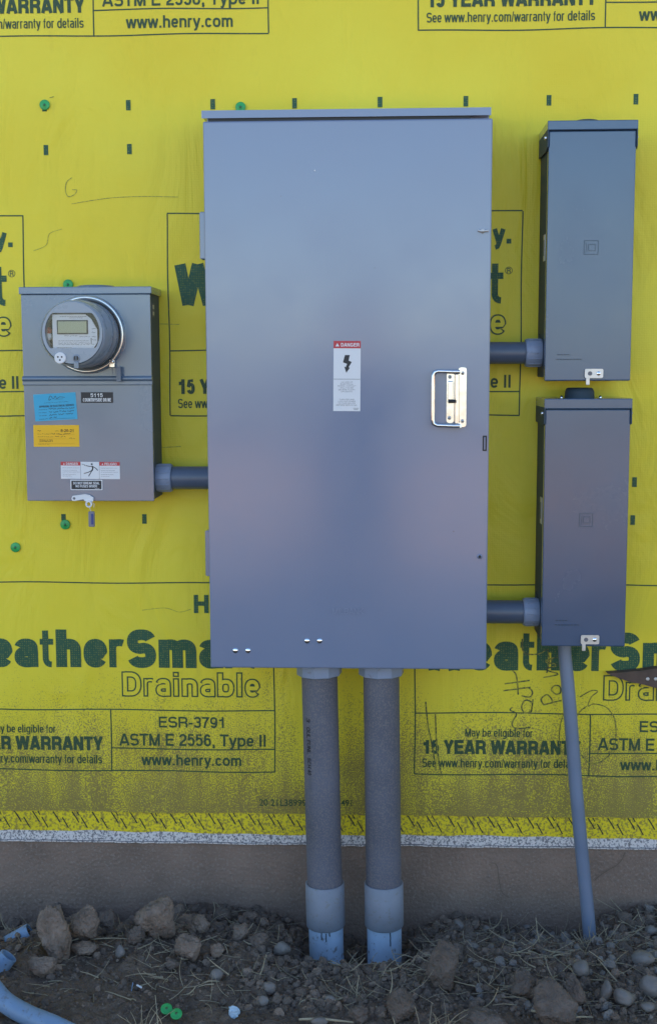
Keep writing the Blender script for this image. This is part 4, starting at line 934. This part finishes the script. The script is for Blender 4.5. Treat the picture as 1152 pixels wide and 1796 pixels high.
# ------------------------------------------------------------------ rocks
def rock_mesh(seed, sub=4, planes=14, rough=.06, sharp=9.0):
    rd = random.Random(seed); bm = bmesh.new(); bmesh.ops.create_icosphere(bm, subdivisions=sub, radius=1)
    ns = []
    for _ in range(planes):
        v = Vector((rd.gauss(0, 1), rd.gauss(0, 1), rd.gauss(0, 1))).normalized(); ns.append((v, rd.uniform(.68, 1.0)))
    off = Vector((rd.uniform(0, 50),)*3)
    for v in bm.verts:
        dr = v.co.normalized(); s = 1.15**-sharp
        for nrm, dd in ns:
            q = dr.dot(nrm)/dd
            if q > 0: s += q**sharp
        r = s**(-1/sharp)
        r *= 1+rough*noise.noise(dr*2.2+off)*1.6+rough*.7*noise.noise(dr*6+off)+rough*.45*noise.noise(dr*15+off)
        if sub >= 5: r *= 1+rough*.25*noise.noise(dr*34+off)-rough*.5*max(0, .12-abs(noise.noise(dr*4+off*2)))*6
        v.co = dr*r
    V = np.array([v.co[:] for v in bm.verts]); Fc = [[v.index for v in f.verts] for f in bm.faces]; bm.free(); return V, Fc
def rock(name, u, v, wpx, hpx, label, cat, m, seed, group, kind='stone', rot=0.0, d=None):
    b_ = ghit(u, v+hpx/2*.8)
    if d is not None: b_ = px(u, v+hpx/2*.8, d)
    sc = (CAMD+b_.y)/2217.0
    w_ = wpx*sc/2; h_ = hpx*sc/2
    V, Fc = rock_mesh(seed, 5 if kind == 'clod' else 4, 10 if kind == 'clod' else 20, .12 if kind == 'clod' else .04, 16 if kind == 'clod' else 5)
    depth = (w_+h_)/2*.9
    V = V/np.abs(V).max(0)
    ca, sa = math.cos(rot), math.sin(rot)
    P_ = np.stack([V[:, 0]*w_, V[:, 1]*depth, V[:, 2]*h_*1.12], 1)
    P_ = np.stack([P_[:, 0]*ca-P_[:, 2]*sa, P_[:, 1], P_[:, 0]*sa+P_[:, 2]*ca], 1)
    c = px(u, v, -b_.y); c.y = min(c.y, -depth*.75-.004)
    me = bpy.data.meshes.new(name); me.from_pydata((P_).tolist(), [], Fc); me.polygons.foreach_set('use_smooth', [True]*len(me.polygons)); me.materials.append(m)
    o = bpy.data.objects.new(name, me); COL.objects.link(o); o.location = c
    tag(o, label, cat, group); return o
GC = 'large clods of dry earth along the foot of the wall'; GS = 'stones lying in the soil'
CL = [
 (98, 1634, 70, 108, 'tall pale slab of dry clay standing right of the blue pipe end', M_CLOD, 3, .06),
 (148, 1622, 60, 72, 'crumbly clod wedged against the right of the tall pale slab', M_CLOD, 4, 0),
 (192, 1618, 44, 56, 'small rounded clod at the right end of the left heap', M_CLOD, 5, 0),
 (277, 1611, 90, 84, 'big pointed clod leaning on the footing below the meter box', M_CLOD, 6, -.15),
 (332, 1662, 56, 54, 'flat sided block of clay below the big pointed clod', M_CLOD, 8, .2),
 (312, 1598, 30, 26, 'small clod on the right shoulder of the big pointed clod', M_CLOD, 9, 0),
 (78, 1694, 64, 36, 'low crumbled clod in front of the tall pale slab', M_CLOD, 10, 0),
 (777, 1694, 66, 100, 'large dark smooth clod right of the two thick pipes', M_CLODD, 11, 0),
 (968, 1762, 96, 92, 'broad cracked clod at the bottom, in front of the slim conduit', M_CLODD, 12, .1),
 (915, 1728, 44, 56, 'dark clod left of the broad cracked clod', M_CLODD, 13, 0),
 (845, 1790, 92, 40, 'low dark clod cut off by the bottom edge', M_CLODD, 14, 0),
 (705, 1764, 58, 62, 'rounded clod in front of the right thick pipe', M_CLODD, 15, 0),
 (700, 1690, 34, 40, 'clod pressed against the right side of the right thick pipe', M_CLODD, 16, 0),
 (240, 1640, 40, 34, 'dark clod in the dip left of the big pointed clod', M_CLODD, 51, 0),
 (352, 1622, 44, 34, 'crumbly clod right of the big pointed clod, above the flat sided block', M_CLOD, 52, .3),
 (392, 1606, 40, 30, 'clod highest on the bank between meter box and thick pipes', M_CLODD, 53, 0),
 (420, 1636, 36, 30, 'clod halfway down the bank left of the thick pipes', M_CLOD, 54, .5),
 (380, 1668, 30, 26, 'small clod right of the flat sided block of clay', M_CLOD, 55, 0),
 (300, 1690, 34, 22, 'low clod in front of the flat sided block of clay', M_CLODD, 56, 0),
 (150, 1664, 58, 26, 'long low clod lying at the foot of the crumbly clods', M_CLOD, 57, 0),
 (1092, 1612, 36, 26, 'dark clod on the bank right of the slim conduit', M_CLODD, 58, 0),
 (1010, 1740, 34, 70, 'tall cracked piece split from the right side of the broad cracked clod', M_CLODD, 59, .35),
 (630, 1776, 44, 34, 'dark clod between the straw and the bottom edge under the thick pipes', M_CLODD, 60, 0),
 (455, 1650, 40, 34, 'mid sized clod left of the two thick pipes', M_CLODD, 27, 0),
]
for (u, v, a_, b_, lab, m, sd_, ro) in CL: rock('clod', u, v, a_, b_, lab, 'clod', m, sd_, GC, 'clod', ro)
ST = [
 (1124, 1682, 46, 28, 'pale oval river stone near the right edge, uppermost of the big ones', 31, .2),
 (1140, 1730, 44, 38, 'large grey stone cut by the right edge', 32, 0),
 (1094, 1750, 40, 34, 'round grey stone left of the large stone at the right edge', 33, 0),
 (1061, 1738, 24, 40, 'egg shaped stone standing upright left of the round grey stone', 34, -.3),
 (1140, 1632, 26, 20, 'small pale stone by the right edge under the footing', 35, 0),
 (1074, 1636, 16, 11, 'tiny whitish pebble right of the slim conduit base', 36, 0),
 (1018, 1702, 32, 32, 'round earthy stone below the slim conduit base', 37, 0),
 (805, 1624, 22, 24, 'dark round stone against the footing right of the thick pipes', 38, .3),
 (1136, 1766, 28, 20, 'small stone between the big stones at the lower right corner', 39, 0),
 (1072, 1682, 16, 18, 'small upright stone right of the straw tuft', 40, 0),
 (578, 1757, 26, 22, 'smooth blue grey stone in front of the left thick pipe', 41, 0),
 (494, 1665, 34, 28, 'angular stone left of the left thick pipe', 42, .2),
 (474, 1733, 24, 26, 'angular stone midway between the white scrap and the left thick pipe', 43, .4),
 (461, 1755, 24, 18, 'low stone just right of and above the white scrap', 44, 0),
 (380, 1710, 26, 22, 'pale lump of stone above the green plastic caps', 45, 0),
 (212, 1669, 20, 24, 'small square stone under the gap between the left heaps', 46, 0),
 (872, 1754, 15, 14, 'little grey pebble left of the broad cracked clod', 47, 0),
 (560, 1790, 34, 18, 'flat stone on the bottom edge below the left thick pipe', 48, 0),
]
for (u, v, a_, b_, lab, sd_, ro) in ST: rock('stone', u, v, a_, b_, lab, 'stone', M_STONE, sd_, GS, 'stone', ro)
# loose crumbs and gravel, one mass
tm = [rock_mesh(100+i, 2, 8, .10, 22) for i in range(10)]+[rock_mesh(200+i, 3, 8, .16, 22) for i in range(8)]
AV, AF, AM = [], [], []; off = 0
rd = random.Random(5)
for i in range(9500):
    u = rd.uniform(-60, 1210); d = rd.uniform(.0, .62)
    x = px(u, 1700, d).x
    if u < 450 and d > .28 and rd.random() < .6: continue            # finer, smoother soil at lower left
    s = min(.013 if u > 420 or d > .2 else .019, .0026*math.exp(abs(rd.gauss(0, .75))))
    if d < .14: s *= 1.3
    if u < 420 and d > .24: s *= .7
    y = -d-.004; z = gh(x, y)+s*rd.uniform(-.1, .6)
    V, Fc = tm[rd.randrange(10)] if s < .006 else tm[10+rd.randrange(8)]
    R = np.array(Matrix.Rotation(rd.uniform(0, 6.3), 3, Vector((rd.gauss(0, 1), rd.gauss(0, 1), rd.gauss(0, 1))).normalized()))
    P_ = (V*[s, s*rd.uniform(.7, 1), s*rd.uniform(.6, 1)])@R.T+[x, y, z]
    AV.append(P_); AF.append(np.array(Fc)+off); off += len(V); AM += [2 if (u > 820 and s > .006 and rd.random() < .25) else rd.choice([0, 0, 0, 0, 1])]*len(Fc)
me = bpy.data.meshes.new('gravel'); me.from_pydata(np.concatenate(AV).tolist(), [], np.concatenate(AF).tolist())
for m in (M_CLODD, M_CLOD, M_STONE): me.materials.append(m)
me.polygons.foreach_set('material_index', AM); me.polygons.foreach_set('use_smooth', [False]*len(AM))
o = bpy.data.objects.new('gravel', me); COL.objects.link(o); tag(o, 'loose dark crumbs of earth and gravel covering the ground', 'gravel', kind='stuff')

# ------------------------------------------------------------------ straw
def blade(mb, p, dr, L, w_, bend, rd, n=6):
    dr = Vector(dr).normalized(); side = Vector((rd.gauss(0, 1), rd.gauss(0, 1), rd.gauss(0, 1))).normalized()*bend
    pts = []; q = Vector(p)
    for i in range(n+1):
        pts.append(q.copy()); dr = (dr+side/n+Vector((rd.gauss(0, .05), rd.gauss(0, .05), rd.gauss(0, .05)))).normalized(); q = q+dr*L/n
    mb.tube(pts, [w_*(1-.55*i/n) for i in range(n+1)], 5, caps=True, flat=.5)
mb = MB(); rd = random.Random(11)
for i in range(900):
    if rd.random() < .62: u = rd.uniform(600, 1170)
    else: u = rd.uniform(0, 620)
    d = rd.uniform(.03, .6); x = px(u, 1700, d).x; y = -d; z = gh(x, y)+.006
    a = rd.uniform(0, 2*PI); L = rd.uniform(.015, .075)*(1.3 if u > 600 else 1)
    blade(mb, (x, y, z), (math.cos(a), math.sin(a)*.7, rd.uniform(-.05, .28)), L, rd.choice([.0007, .0008, .001, .0012, .0020]), rd.choice([.3, .8, 1.5]), rd)
for (u0, v0, u1, v1, w_) in ((160, 1650, 247, 1650, .0017), (208, 1605, 222, 1660, .0016), (258, 1640, 270, 1600, .001), (358, 1726, 390, 1724, .002), (530, 1738, 640, 1702, .0022), (592, 1756, 618, 1754, .0024), (525, 1790, 620, 1795, .003),
                         (880, 1672, 968, 1680, .0018), (968, 1680, 990, 1678, .002), (990, 1682, 1035, 1780, .0018), (960, 1672, 1000, 1676, .0016), (930, 1775, 990, 1790, .003), (990, 1790, 1038, 1786, .0022), (812, 1715, 852, 1740, .0018), (876, 1672, 888, 1645, .0014), (818, 1625, 815, 1608, .0014), (970, 1710, 965, 1770, .0014), (382, 1590, 398, 1616, .0012), (382, 1596, 420, 1640, .0012), (740, 1640, 742, 1665, .002)):
    p, q = ghit(u0, v0), ghit(u1, v1); p = p+Vector((0, -.01, .008)); q = q+Vector((0, -.01, .008)); m_ = (p+q)/2+Vector((0, -.003, .005))
    mb.tube([p, (p+m_)/2+Vector((0, 0, .001)), m_, (q+m_)/2, q], [w_, w_*1.1, w_, w_*.9, w_*.5], 6, flat=.5)
tag(mb.build('straw', M_STRAW), 'scattered stems of dry straw lying over the soil', 'straw', kind='stuff')
def tuft(u, v, n, spread_, L, label, seed, up=1.0, dd=None):
    rd = random.Random(seed); p = px(u, v, dd) if dd else ghit(u, v); mb = MB()
    for i in range(n):
        a = rd.uniform(0, 2*PI); r = abs(rd.gauss(0, spread_))
        q = p+Vector((r*math.cos(a), -abs(r*math.sin(a)), -.006))
        blade(mb, q, (rd.gauss(0, .5), rd.gauss(-.2, .3), up*rd.uniform(.4, 1)), L*rd.uniform(.5, 1.1), rd.uniform(.0007, .0018), .8, rd)
    o = mb.build('dry_grass_tuft', M_STRAW); tag(o, label, 'grass tuft', 'tufts of dry grass'); return o
tuft(1040, 1664, 60, .022, .085, 'dry grass tuft wrapped round the base of the slim conduit', 1, .5, .20)
tuft(248, 1806, 16, .03, .085, 'dry grass tuft on the bottom edge left of the green caps', 2, 1.3)
tuft(620, 1745, 26, .03, .055, 'dry grass tuft between the two thick pipes', 3, .35)
tuft(770, 1800, 20, .035, .09, 'tall dry grass tuft at the bottom below the dark smooth clod', 4, 1.3)
tuft(820, 1660, 18, .03, .06, 'dry grass tuft right of the dark smooth clod', 5, .4)
tuft(875, 1640, 10, .04, .05, 'thin dry grass tuft at the footing between thick pipes and slim conduit', 6, .5)

# ------------------------------------------------------------------ thick pipes
def riser(ut, ub, vb, label, ink):
    dt, db = .155, .150; rp = .0445
    zt_ = cz0+.004; top = px(ut, 1176, dt); top.z = zt_
    bot = px(ub, vb, db); bot = Vector((bot.x, -db, bot.z-.10))
    ax = (bot-top).normalized()
    def at_v(v):
        lo_, hi_ = 0, (bot-top).length
        for _ in range(30):
            m_ = (lo_+hi_)/2; q = top+ax*m_
            r = W2C@np.array([q.x-CAMX, q.y-rp+CAMD, q.z-CAMZ]); vv = 898+F*r[1]/r[2]
            if vv < v: lo_ = m_
            else: hi_ = m_
        return top+ax*lo_
    t = thing('riser_pipe', label, 'pipe', at_v(1690), 'thick pipes rising into the cabinet')
    s0, s1 = at_v(1561), at_v(1634)
    mb = MB(); pts = [top+(s0-top)*(i/8) for i in range(9)]+[s0+ax*.02]
    mb.tube(pts, rp, 48)
    if ink:
        # faded printing running down the pipe
        st_ = at_v(1262); q0 = (st_-top).length
        for word, v0_, v1_, mi_ in (('3', 1262, 1269, 1), ('OUL FUNL', 1278, 1325, 1), ('SCH 40', 1332, 1362, 1), ('SUN R', 1368, 1392, 2), ('P', 1402, 1408, 2), ('V C', 1428, 1450, 2), ('T I', 1476, 1500, 2)):
            tb = MB(); a0_, a1_ = (at_v(v0_)-top).length, (at_v(v1_)-top).length
            htext(tb, word, a0_, 0, a1_, .0118, 0, 0, wt=.20)
            mb.add([((top+ax*x).x+math.sin(-.84+z/rp)*(rp+.0005-y), (top+ax*x).y-math.cos(-.84+z/rp)*(rp+.0005-y), (top+ax*x).z) for x, y, z in tb.v], tb.f, mi_)
    mb.build('pipe', [M_PIPED, M_INK, M_INKG], t)
    c_ = at_v(1190)
    mb = MB(); hh = (c_-top).length
    mb.lathe([(-.002, .056), (hh-.002, .056), (hh, .054), (hh, rp*.99)], top, axis=ax, n=10, smooth=False); mb.build('connector', M_PVCL, t)
    L2 = (s1-s0).length
    mb = MB(); mb.lathe([(0, rp*.995), (-.002, .0465), (0, .0492), (L2, .0494), (L2+.002, .048), (L2+.002, rp*.99)], s0, axis=ax, n=48)
    if ink:
        for k, (th_, z_) in enumerate(((-.25, .01), (.25, .02))): pass
    mb.build('sleeve', M_SLEEVE, t)
    mb = MB(); mb.tube([s1+ax*.001, (s1+bot)/2, bot], rp*.985, 48)
    rd = random.Random(int(ub))
    for th_, z0_, z1_ in ((-.2, .004, .022), (.05, .006, .028), (.25, .003, .014)) if ink else ((.35, .004, .04),):
        n_ = 5; o1 = []
        for i in range(n_+1):
            q = s1+ax*(z0_+(z1_-z0_)*i/n_); tt = th_+rd.uniform(-.015, .015)
            for s_ in (-.028, .028): o1.append((q.x+math.sin(tt+s_)*rp, q.y-math.cos(tt+s_)*rp, q.z))
        mb.add(o1, [[2*i, 2*i+1, 2*i+3, 2*i+2] for i in range(n_)], 1)
    mb.build('buried_pipe', [M_BURIED, M_INK], t)
riser(559.5, 574.5, 1690, 'left thick grey pipe with faded lettering rising into the cabinet', True)
riser(668, 675.5, 1705, 'right thick grey pipe without lettering rising into the cabinet', False)

# slim conduit
t = thing('slim_conduit', 'slim blue grey conduit slanting from the lower breaker box to the soil', 'conduit', px(1034, 1640, .15))
mb = MB(); P0 = px(988.5, 1120, .085); P0.z = X2[2]+.01
pts = [P0, px(990, 1150, .088), px(994, 1190, .094), px(1000, 1260, .10), px(1010, 1390, .11), px(1020, 1500, .12), px(1028, 1580, .128), px(1034, 1650, .14), px(1036, 1700, .15)]
mb.tube([Vector(p) for p in smoothpath([tuple(p) for p in pts], 5)], .0168, 28); mb.build('pipe', M_THIN, t)
mb = MB(); mb.lathe([(0, .020), (.012, .020), (.013, .0168)], P0, axis=(pts[1]-P0).normalized(), n=8, smooth=False); mb.build('connector', M_PVCL, t)

# blue pipes at the lower left
def stub(pts, r, label, name='blue_pipe', open_end=True):
    P_ = [Vector(p) for p in smoothpath([tuple(q) for q in pts], 6)]
    t = thing(name, label, 'pipe', P_[0], 'blue pipe ends at the lower left')
    mb = MB(); mb.tube(P_, r, 28, caps=False)
    e0, e1 = P_[-1], P_[-2]; ax = (e0-e1).normalized()
    mb.lathe([(0, r), (0, r*.84), (-.05, r*.84), (-.05, 0)], e0, axis=ax, n=28, sharp=True, mi=0)
    o = mb.build('pipe', [M_BLUE, M_INK], t); return t, P_
stub([px(-90, 1710, .28), px(-30, 1683, .27), px(8, 1660, .26), px(54, 1634, .25)], .0215, 'blue pipe end pointing up and right beside the tall pale clod')
t, P_ = stub([px(-60, 1745, .46), px(-32, 1724, .46), px(-8, 1706, .45), px(16, 1676, .44)], .0215, 'short blue pipe end with printed letters, below the uppermost blue pipe')
mb = MB(); scribble(mb, px(-8, 1692, .465).x, px(-8, 1692, .465).z, px(12, 1692, .465).x, .006, -.4640, 0, .0012, 5); mb.build('pipe_print', M_INK, t)
stub([px(-60, 1690, .42), px(-22, 1722, .62), px(8, 1756, .65), px(48, 1780, .68), px(92, 1798, .71), px(130, 1816, .72)], .0215, 'curved blue pipe sweeping into the bottom left corner')

# ------------------------------------------------------------------ plastic cap fasteners
def cap_nail(u, v, d, lab, nail=True, ax=(0, -1, 0), loc=None, grp='green plastic cap fasteners on the wrap'):
    p = loc or px(u, v, d)
    t = thing('cap_fastener', lab, 'fastener', p, grp)
    mb = MB(); mb.lathe([(0, .0128), (.0012, .0128), (.0022, .011), (.0016, .0075), (.003, .005), (.0034, .003)], p, axis=ax, n=28); mb.build('cap', M_GREEN, t)
    mb = MB(); a3 = Vector(ax); mb.lathe([(.0030, .0034), (.0042, .003), (.0045, 0)], p, axis=ax, n=12); mb.build('nail_head', M_GREEN if not nail else mat('nail_head', (.06, .16, .07), .4, .3), t)
for (u, v, lab) in ((79, 184, 'green cap fastener at the upper left, highest on the left'), (422, 188, 'green cap fastener half hidden behind the top of the big cabinet'),
                    (120, 499, 'green cap fastener peeking over the meter box'), (115, 920, 'green cap fastener just below the meter box'), (28, 960, 'green cap fastener lowest on the wall by the left edge')):
    cap_nail(u, v, .0055, lab)
for (u, v, lab) in ((294, 1776, 'loose green plastic cap lying on the soil, left of its pair'), (311, 1785, 'loose green plastic cap lying on the soil, right of its pair')):
    p = ghit(u, v); p = p+Vector((0, -.01, .014)); cap_nail(u, v, 0, lab, loc=p, ax=(0.05, -.55, .8), grp='green caps dropped on the soil')
# scraps
mb = MB(); p = ghit(411, 1782)+Vector((0, -.012, .014)); V, Fc = rock_mesh(77, 3, 8, .2, 9); mb.add([(p.x+a[0]*.014, p.y+a[1]*.008, p.z+a[2]*.014) for a in V], Fc)
tag(mb.build('plastic_scrap', mat('pale_blue_scrap', (.42, .55, .66), .4)), 'crumpled pale blue scrap lying on the soil at the bottom', 'scrap')
mb = MB(); p = ghit(246, 1734)+Vector((0, -.008, .010)); mb.tube([p+Vector((-.006, 0, .003)), p+Vector((.006, -.001, -.003))], .0022, 10)
tag(mb.build('white_stub', M_WHITE), 'tiny white stub lying on the dark soil above the green caps', 'scrap')
mb = MB(); p = ghit(233, 1738)+Vector((0, -.008, .012)); mb.tube([p+Vector((.003, 0, .012)), p+Vector((-.001, 0, -.008))], .0012, 8)
tag(mb.build('wire_offcut', M_BLUE), 'thin blue wire offcut standing beside the tiny white stub', 'scrap')

# ------------------------------------------------------------------ splintered wood at the right edge
q = [(1064, 1181), (1090, 1179.5), (1125, 1176), (1152, 1172), (1230, 1166), (1232, 1222), (1165, 1212), (1150, 1207), (1128, 1201), (1100, 1195), (1078, 1187)]
dw = .030
t = thing('wood_scrap', 'pointed brown wood scrap screwed to the wrap at the right edge', 'wood scrap', px(1140, 1190, dw/2))
mb = MB(); Q = [px(u, v, dw) for u, v in q]; mb.prism([(p.x, p.z) for p in Q], -dw, -.004)
mb.build('wood_board', M_WOOD, t)
for u, v in ((1135, 1191), (1149, 1191)):
    mb = MB(); p = px(u, v, dw); mb.lathe([(0, .0048), (.001, .0045), (.0016, .003), (.0010, 0)], p, n=12); mb.build('screw_head', M_GALV, t)

# ------------------------------------------------------------------ the photographer, standing behind the camera (seen only as a soft reflection in the cabinet door)
def skin_body(name, verts, edges, radii, m, parent, sub=2, root=0):
    me = bpy.data.meshes.new(name); me.from_pydata(verts, edges, []); o = bpy.data.objects.new(name, me); COL.objects.link(o)
    md = o.modifiers.new('skin', 'SKIN'); sv = me.skin_vertices[0].data
    for i, r in enumerate(radii): sv[i].radius = (r if isinstance(r, tuple) else (r, r)); sv[i].use_root = (i == root)
    s_ = o.modifiers.new('sub', 'SUBSURF'); s_.levels = sub; s_.render_levels = sub
    dg = bpy.context.evaluated_depsgraph_get(); ev = o.evaluated_get(dg); m2 = bpy.data.meshes.new_from_object(ev)
    bpy.data.objects.remove(o); m2.materials.append(m); m2.polygons.foreach_set('use_smooth', [True]*len(m2.polygons))
    o = bpy.data.objects.new(name, m2); COL.objects.link(o); o.parent = parent; o.location = -parent.location; return o
bx, by = -.13, -3.62
gz = gh(bx, by)
t = thing('person', 'person in a long dark coat and jeans holding up a phone to take the picture', 'person', (bx, by, gz))
def V3(x, y, z): return (bx+x, by+y, gz+z)
# one continuous body; clothes are slightly larger shells
bv = [V3(0, 0, .95), V3(0, 0, 1.10), V3(0, .01, 1.28), V3(0, 0, 1.42), V3(0, .01, 1.52), V3(0, .03, 1.60), V3(0, .03, 1.70)]
br = [(.15, .11), (.135, .10), (.155, .11), (.13, .09), .055, .085, .080]
be = [(0, 1), (1, 2), (2, 3), (3, 4), (4, 5), (5, 6)]
arms = {}
for s_ in (-1, 1):
    i0 = len(bv); bv += [V3(s_*.19, 0, 1.42), V3(s_*.24, .06, 1.20), V3(s_*.14+.03, .27, 1.30), V3(s_*.085+.06, .335, 1.36)]; br += [.058, .045, .034, .024]
    be += [(3, i0), (i0, i0+1), (i0+1, i0+2), (i0+2, i0+3)]
    j0 = len(bv); bv += [V3(s_*.10, 0, .88), V3(s_*.11, .02, .50), V3(s_*.12, -.02, .09), V3(s_*.13, .10, .04)]; br += [.095, .060, .042, .036]
    be += [(0, j0), (j0, j0+1), (j0+1, j0+2), (j0+2, j0+3)]
body = skin_body('body', bv, be, br, M_SKIN, t)
jv = [V3(0, 0, .46), V3(0, 0, .90), V3(0, 0, 1.10), V3(0, .01, 1.28), V3(0, 0, 1.43)]; jr = [(.225, .15), (.20, .14), (.165, .125), (.18, .13), (.145, .105)]; je = [(0, 1), (1, 2), (2, 3), (3, 4)]
for s_ in (-1, 1):
    i0 = len(jv); jv += [V3(s_*.195, 0, 1.43), V3(s_*.245, .06, 1.20), V3(s_*.145+.03, .26, 1.295)]; jr += [.072, .060, .046]; je += [(4, i0), (i0, i0+1), (i0+1, i0+2)]
skin_body('coat', jv, je, jr, M_CLOTH, t)
lv = [V3(0, 0, .93)]; lr = [(.155, .115)]; le = []
for s_ in (-1, 1):
    i0 = len(lv); lv += [V3(s_*.10, 0, .86), V3(s_*.11, .02, .50), V3(s_*.12, -.02, .10)]; lr += [.11, .076, .064]; le += [(0, i0), (i0, i0+1), (i0+1, i0+2)]
skin_body('trousers', lv, le, lr, M_JEANS, t)
for s_ in (-1, 1):
    skin_body('shoe', [V3(s_*.12, -.05, .045), V3(s_*.125, .06, .04), V3(s_*.13, .17, .03)], [(0, 1), (1, 2)], [.048, .050, .038], M_BLACK, t)
    hx, hy, hz = s_*.085+.06, .345, 1.365
    for k in range(4):
        zz = hz+.020-.016*k; L0 = (.9, 1, .96, .78)[k]
        skin_body('finger', [V3(hx, hy, zz), V3(hx-s_*.018*L0, hy+.022, zz), V3(hx-s_*.040*L0, hy+.030, zz-.002), V3(hx-s_*.055*L0, hy+.022, zz-.003)], [(0, 1), (1, 2), (2, 3)], [.010, .009, .008, .007], M_SKIN, t, 1)
    skin_body('thumb', [V3(hx, hy-.01, hz-.02), V3(hx-s_*.02, hy-.005, hz+.005), V3(hx-s_*.035, hy+.0, hz+.022)], [(0, 1), (1, 2)], [.013, .010, .008], M_SKIN, t, 1)
mb = MB(); V, Fc = rock_mesh(1, 3, 0, .05, 9); c = Vector(V3(0, .005, 1.675))
mb.add([(c.x+a[0]*.088, c.y-.012+a[1]*.092, c.z+a[2]*.095+.012) for a in V], Fc, 0, True); mb.build('hair', M_HAIR, t)
mb = MB(); fy = by+.030+.085
for s_ in (-1, 1): mb.lathe([(0, .010), (.004, .008), (.006, 0)], (bx+s_*.032, fy-.004, gz+1.645), axis=(0, 1, 0), n=12, mi=1)
mb.tube([(bx, fy-.006, gz+1.655), (bx, fy+.006, gz+1.63), (bx, fy+.016, gz+1.612), (bx, fy, gz+1.602)], [.007, .009, .013, .006], 10)
mb.tube([(bx-.022, fy-.004, gz+1.575), (bx, fy+.003, gz+1.573), (bx+.022, fy-.004, gz+1.575)], [.003, .006, .003], 8, mi=2)
mb.build('face', [M_SKIN, M_INK, M_RED], t)
mb = MB(); pc = Vector((0, -CAMD-.014, CAMZ-.035)); mb.box(pc-Vector((.037, .004, .078)), pc+Vector((.037, .004, .048)), bev=.003)
tag(mb.build('phone', M_BLACK), 'black phone held up by the person facing the cabinet', 'phone')
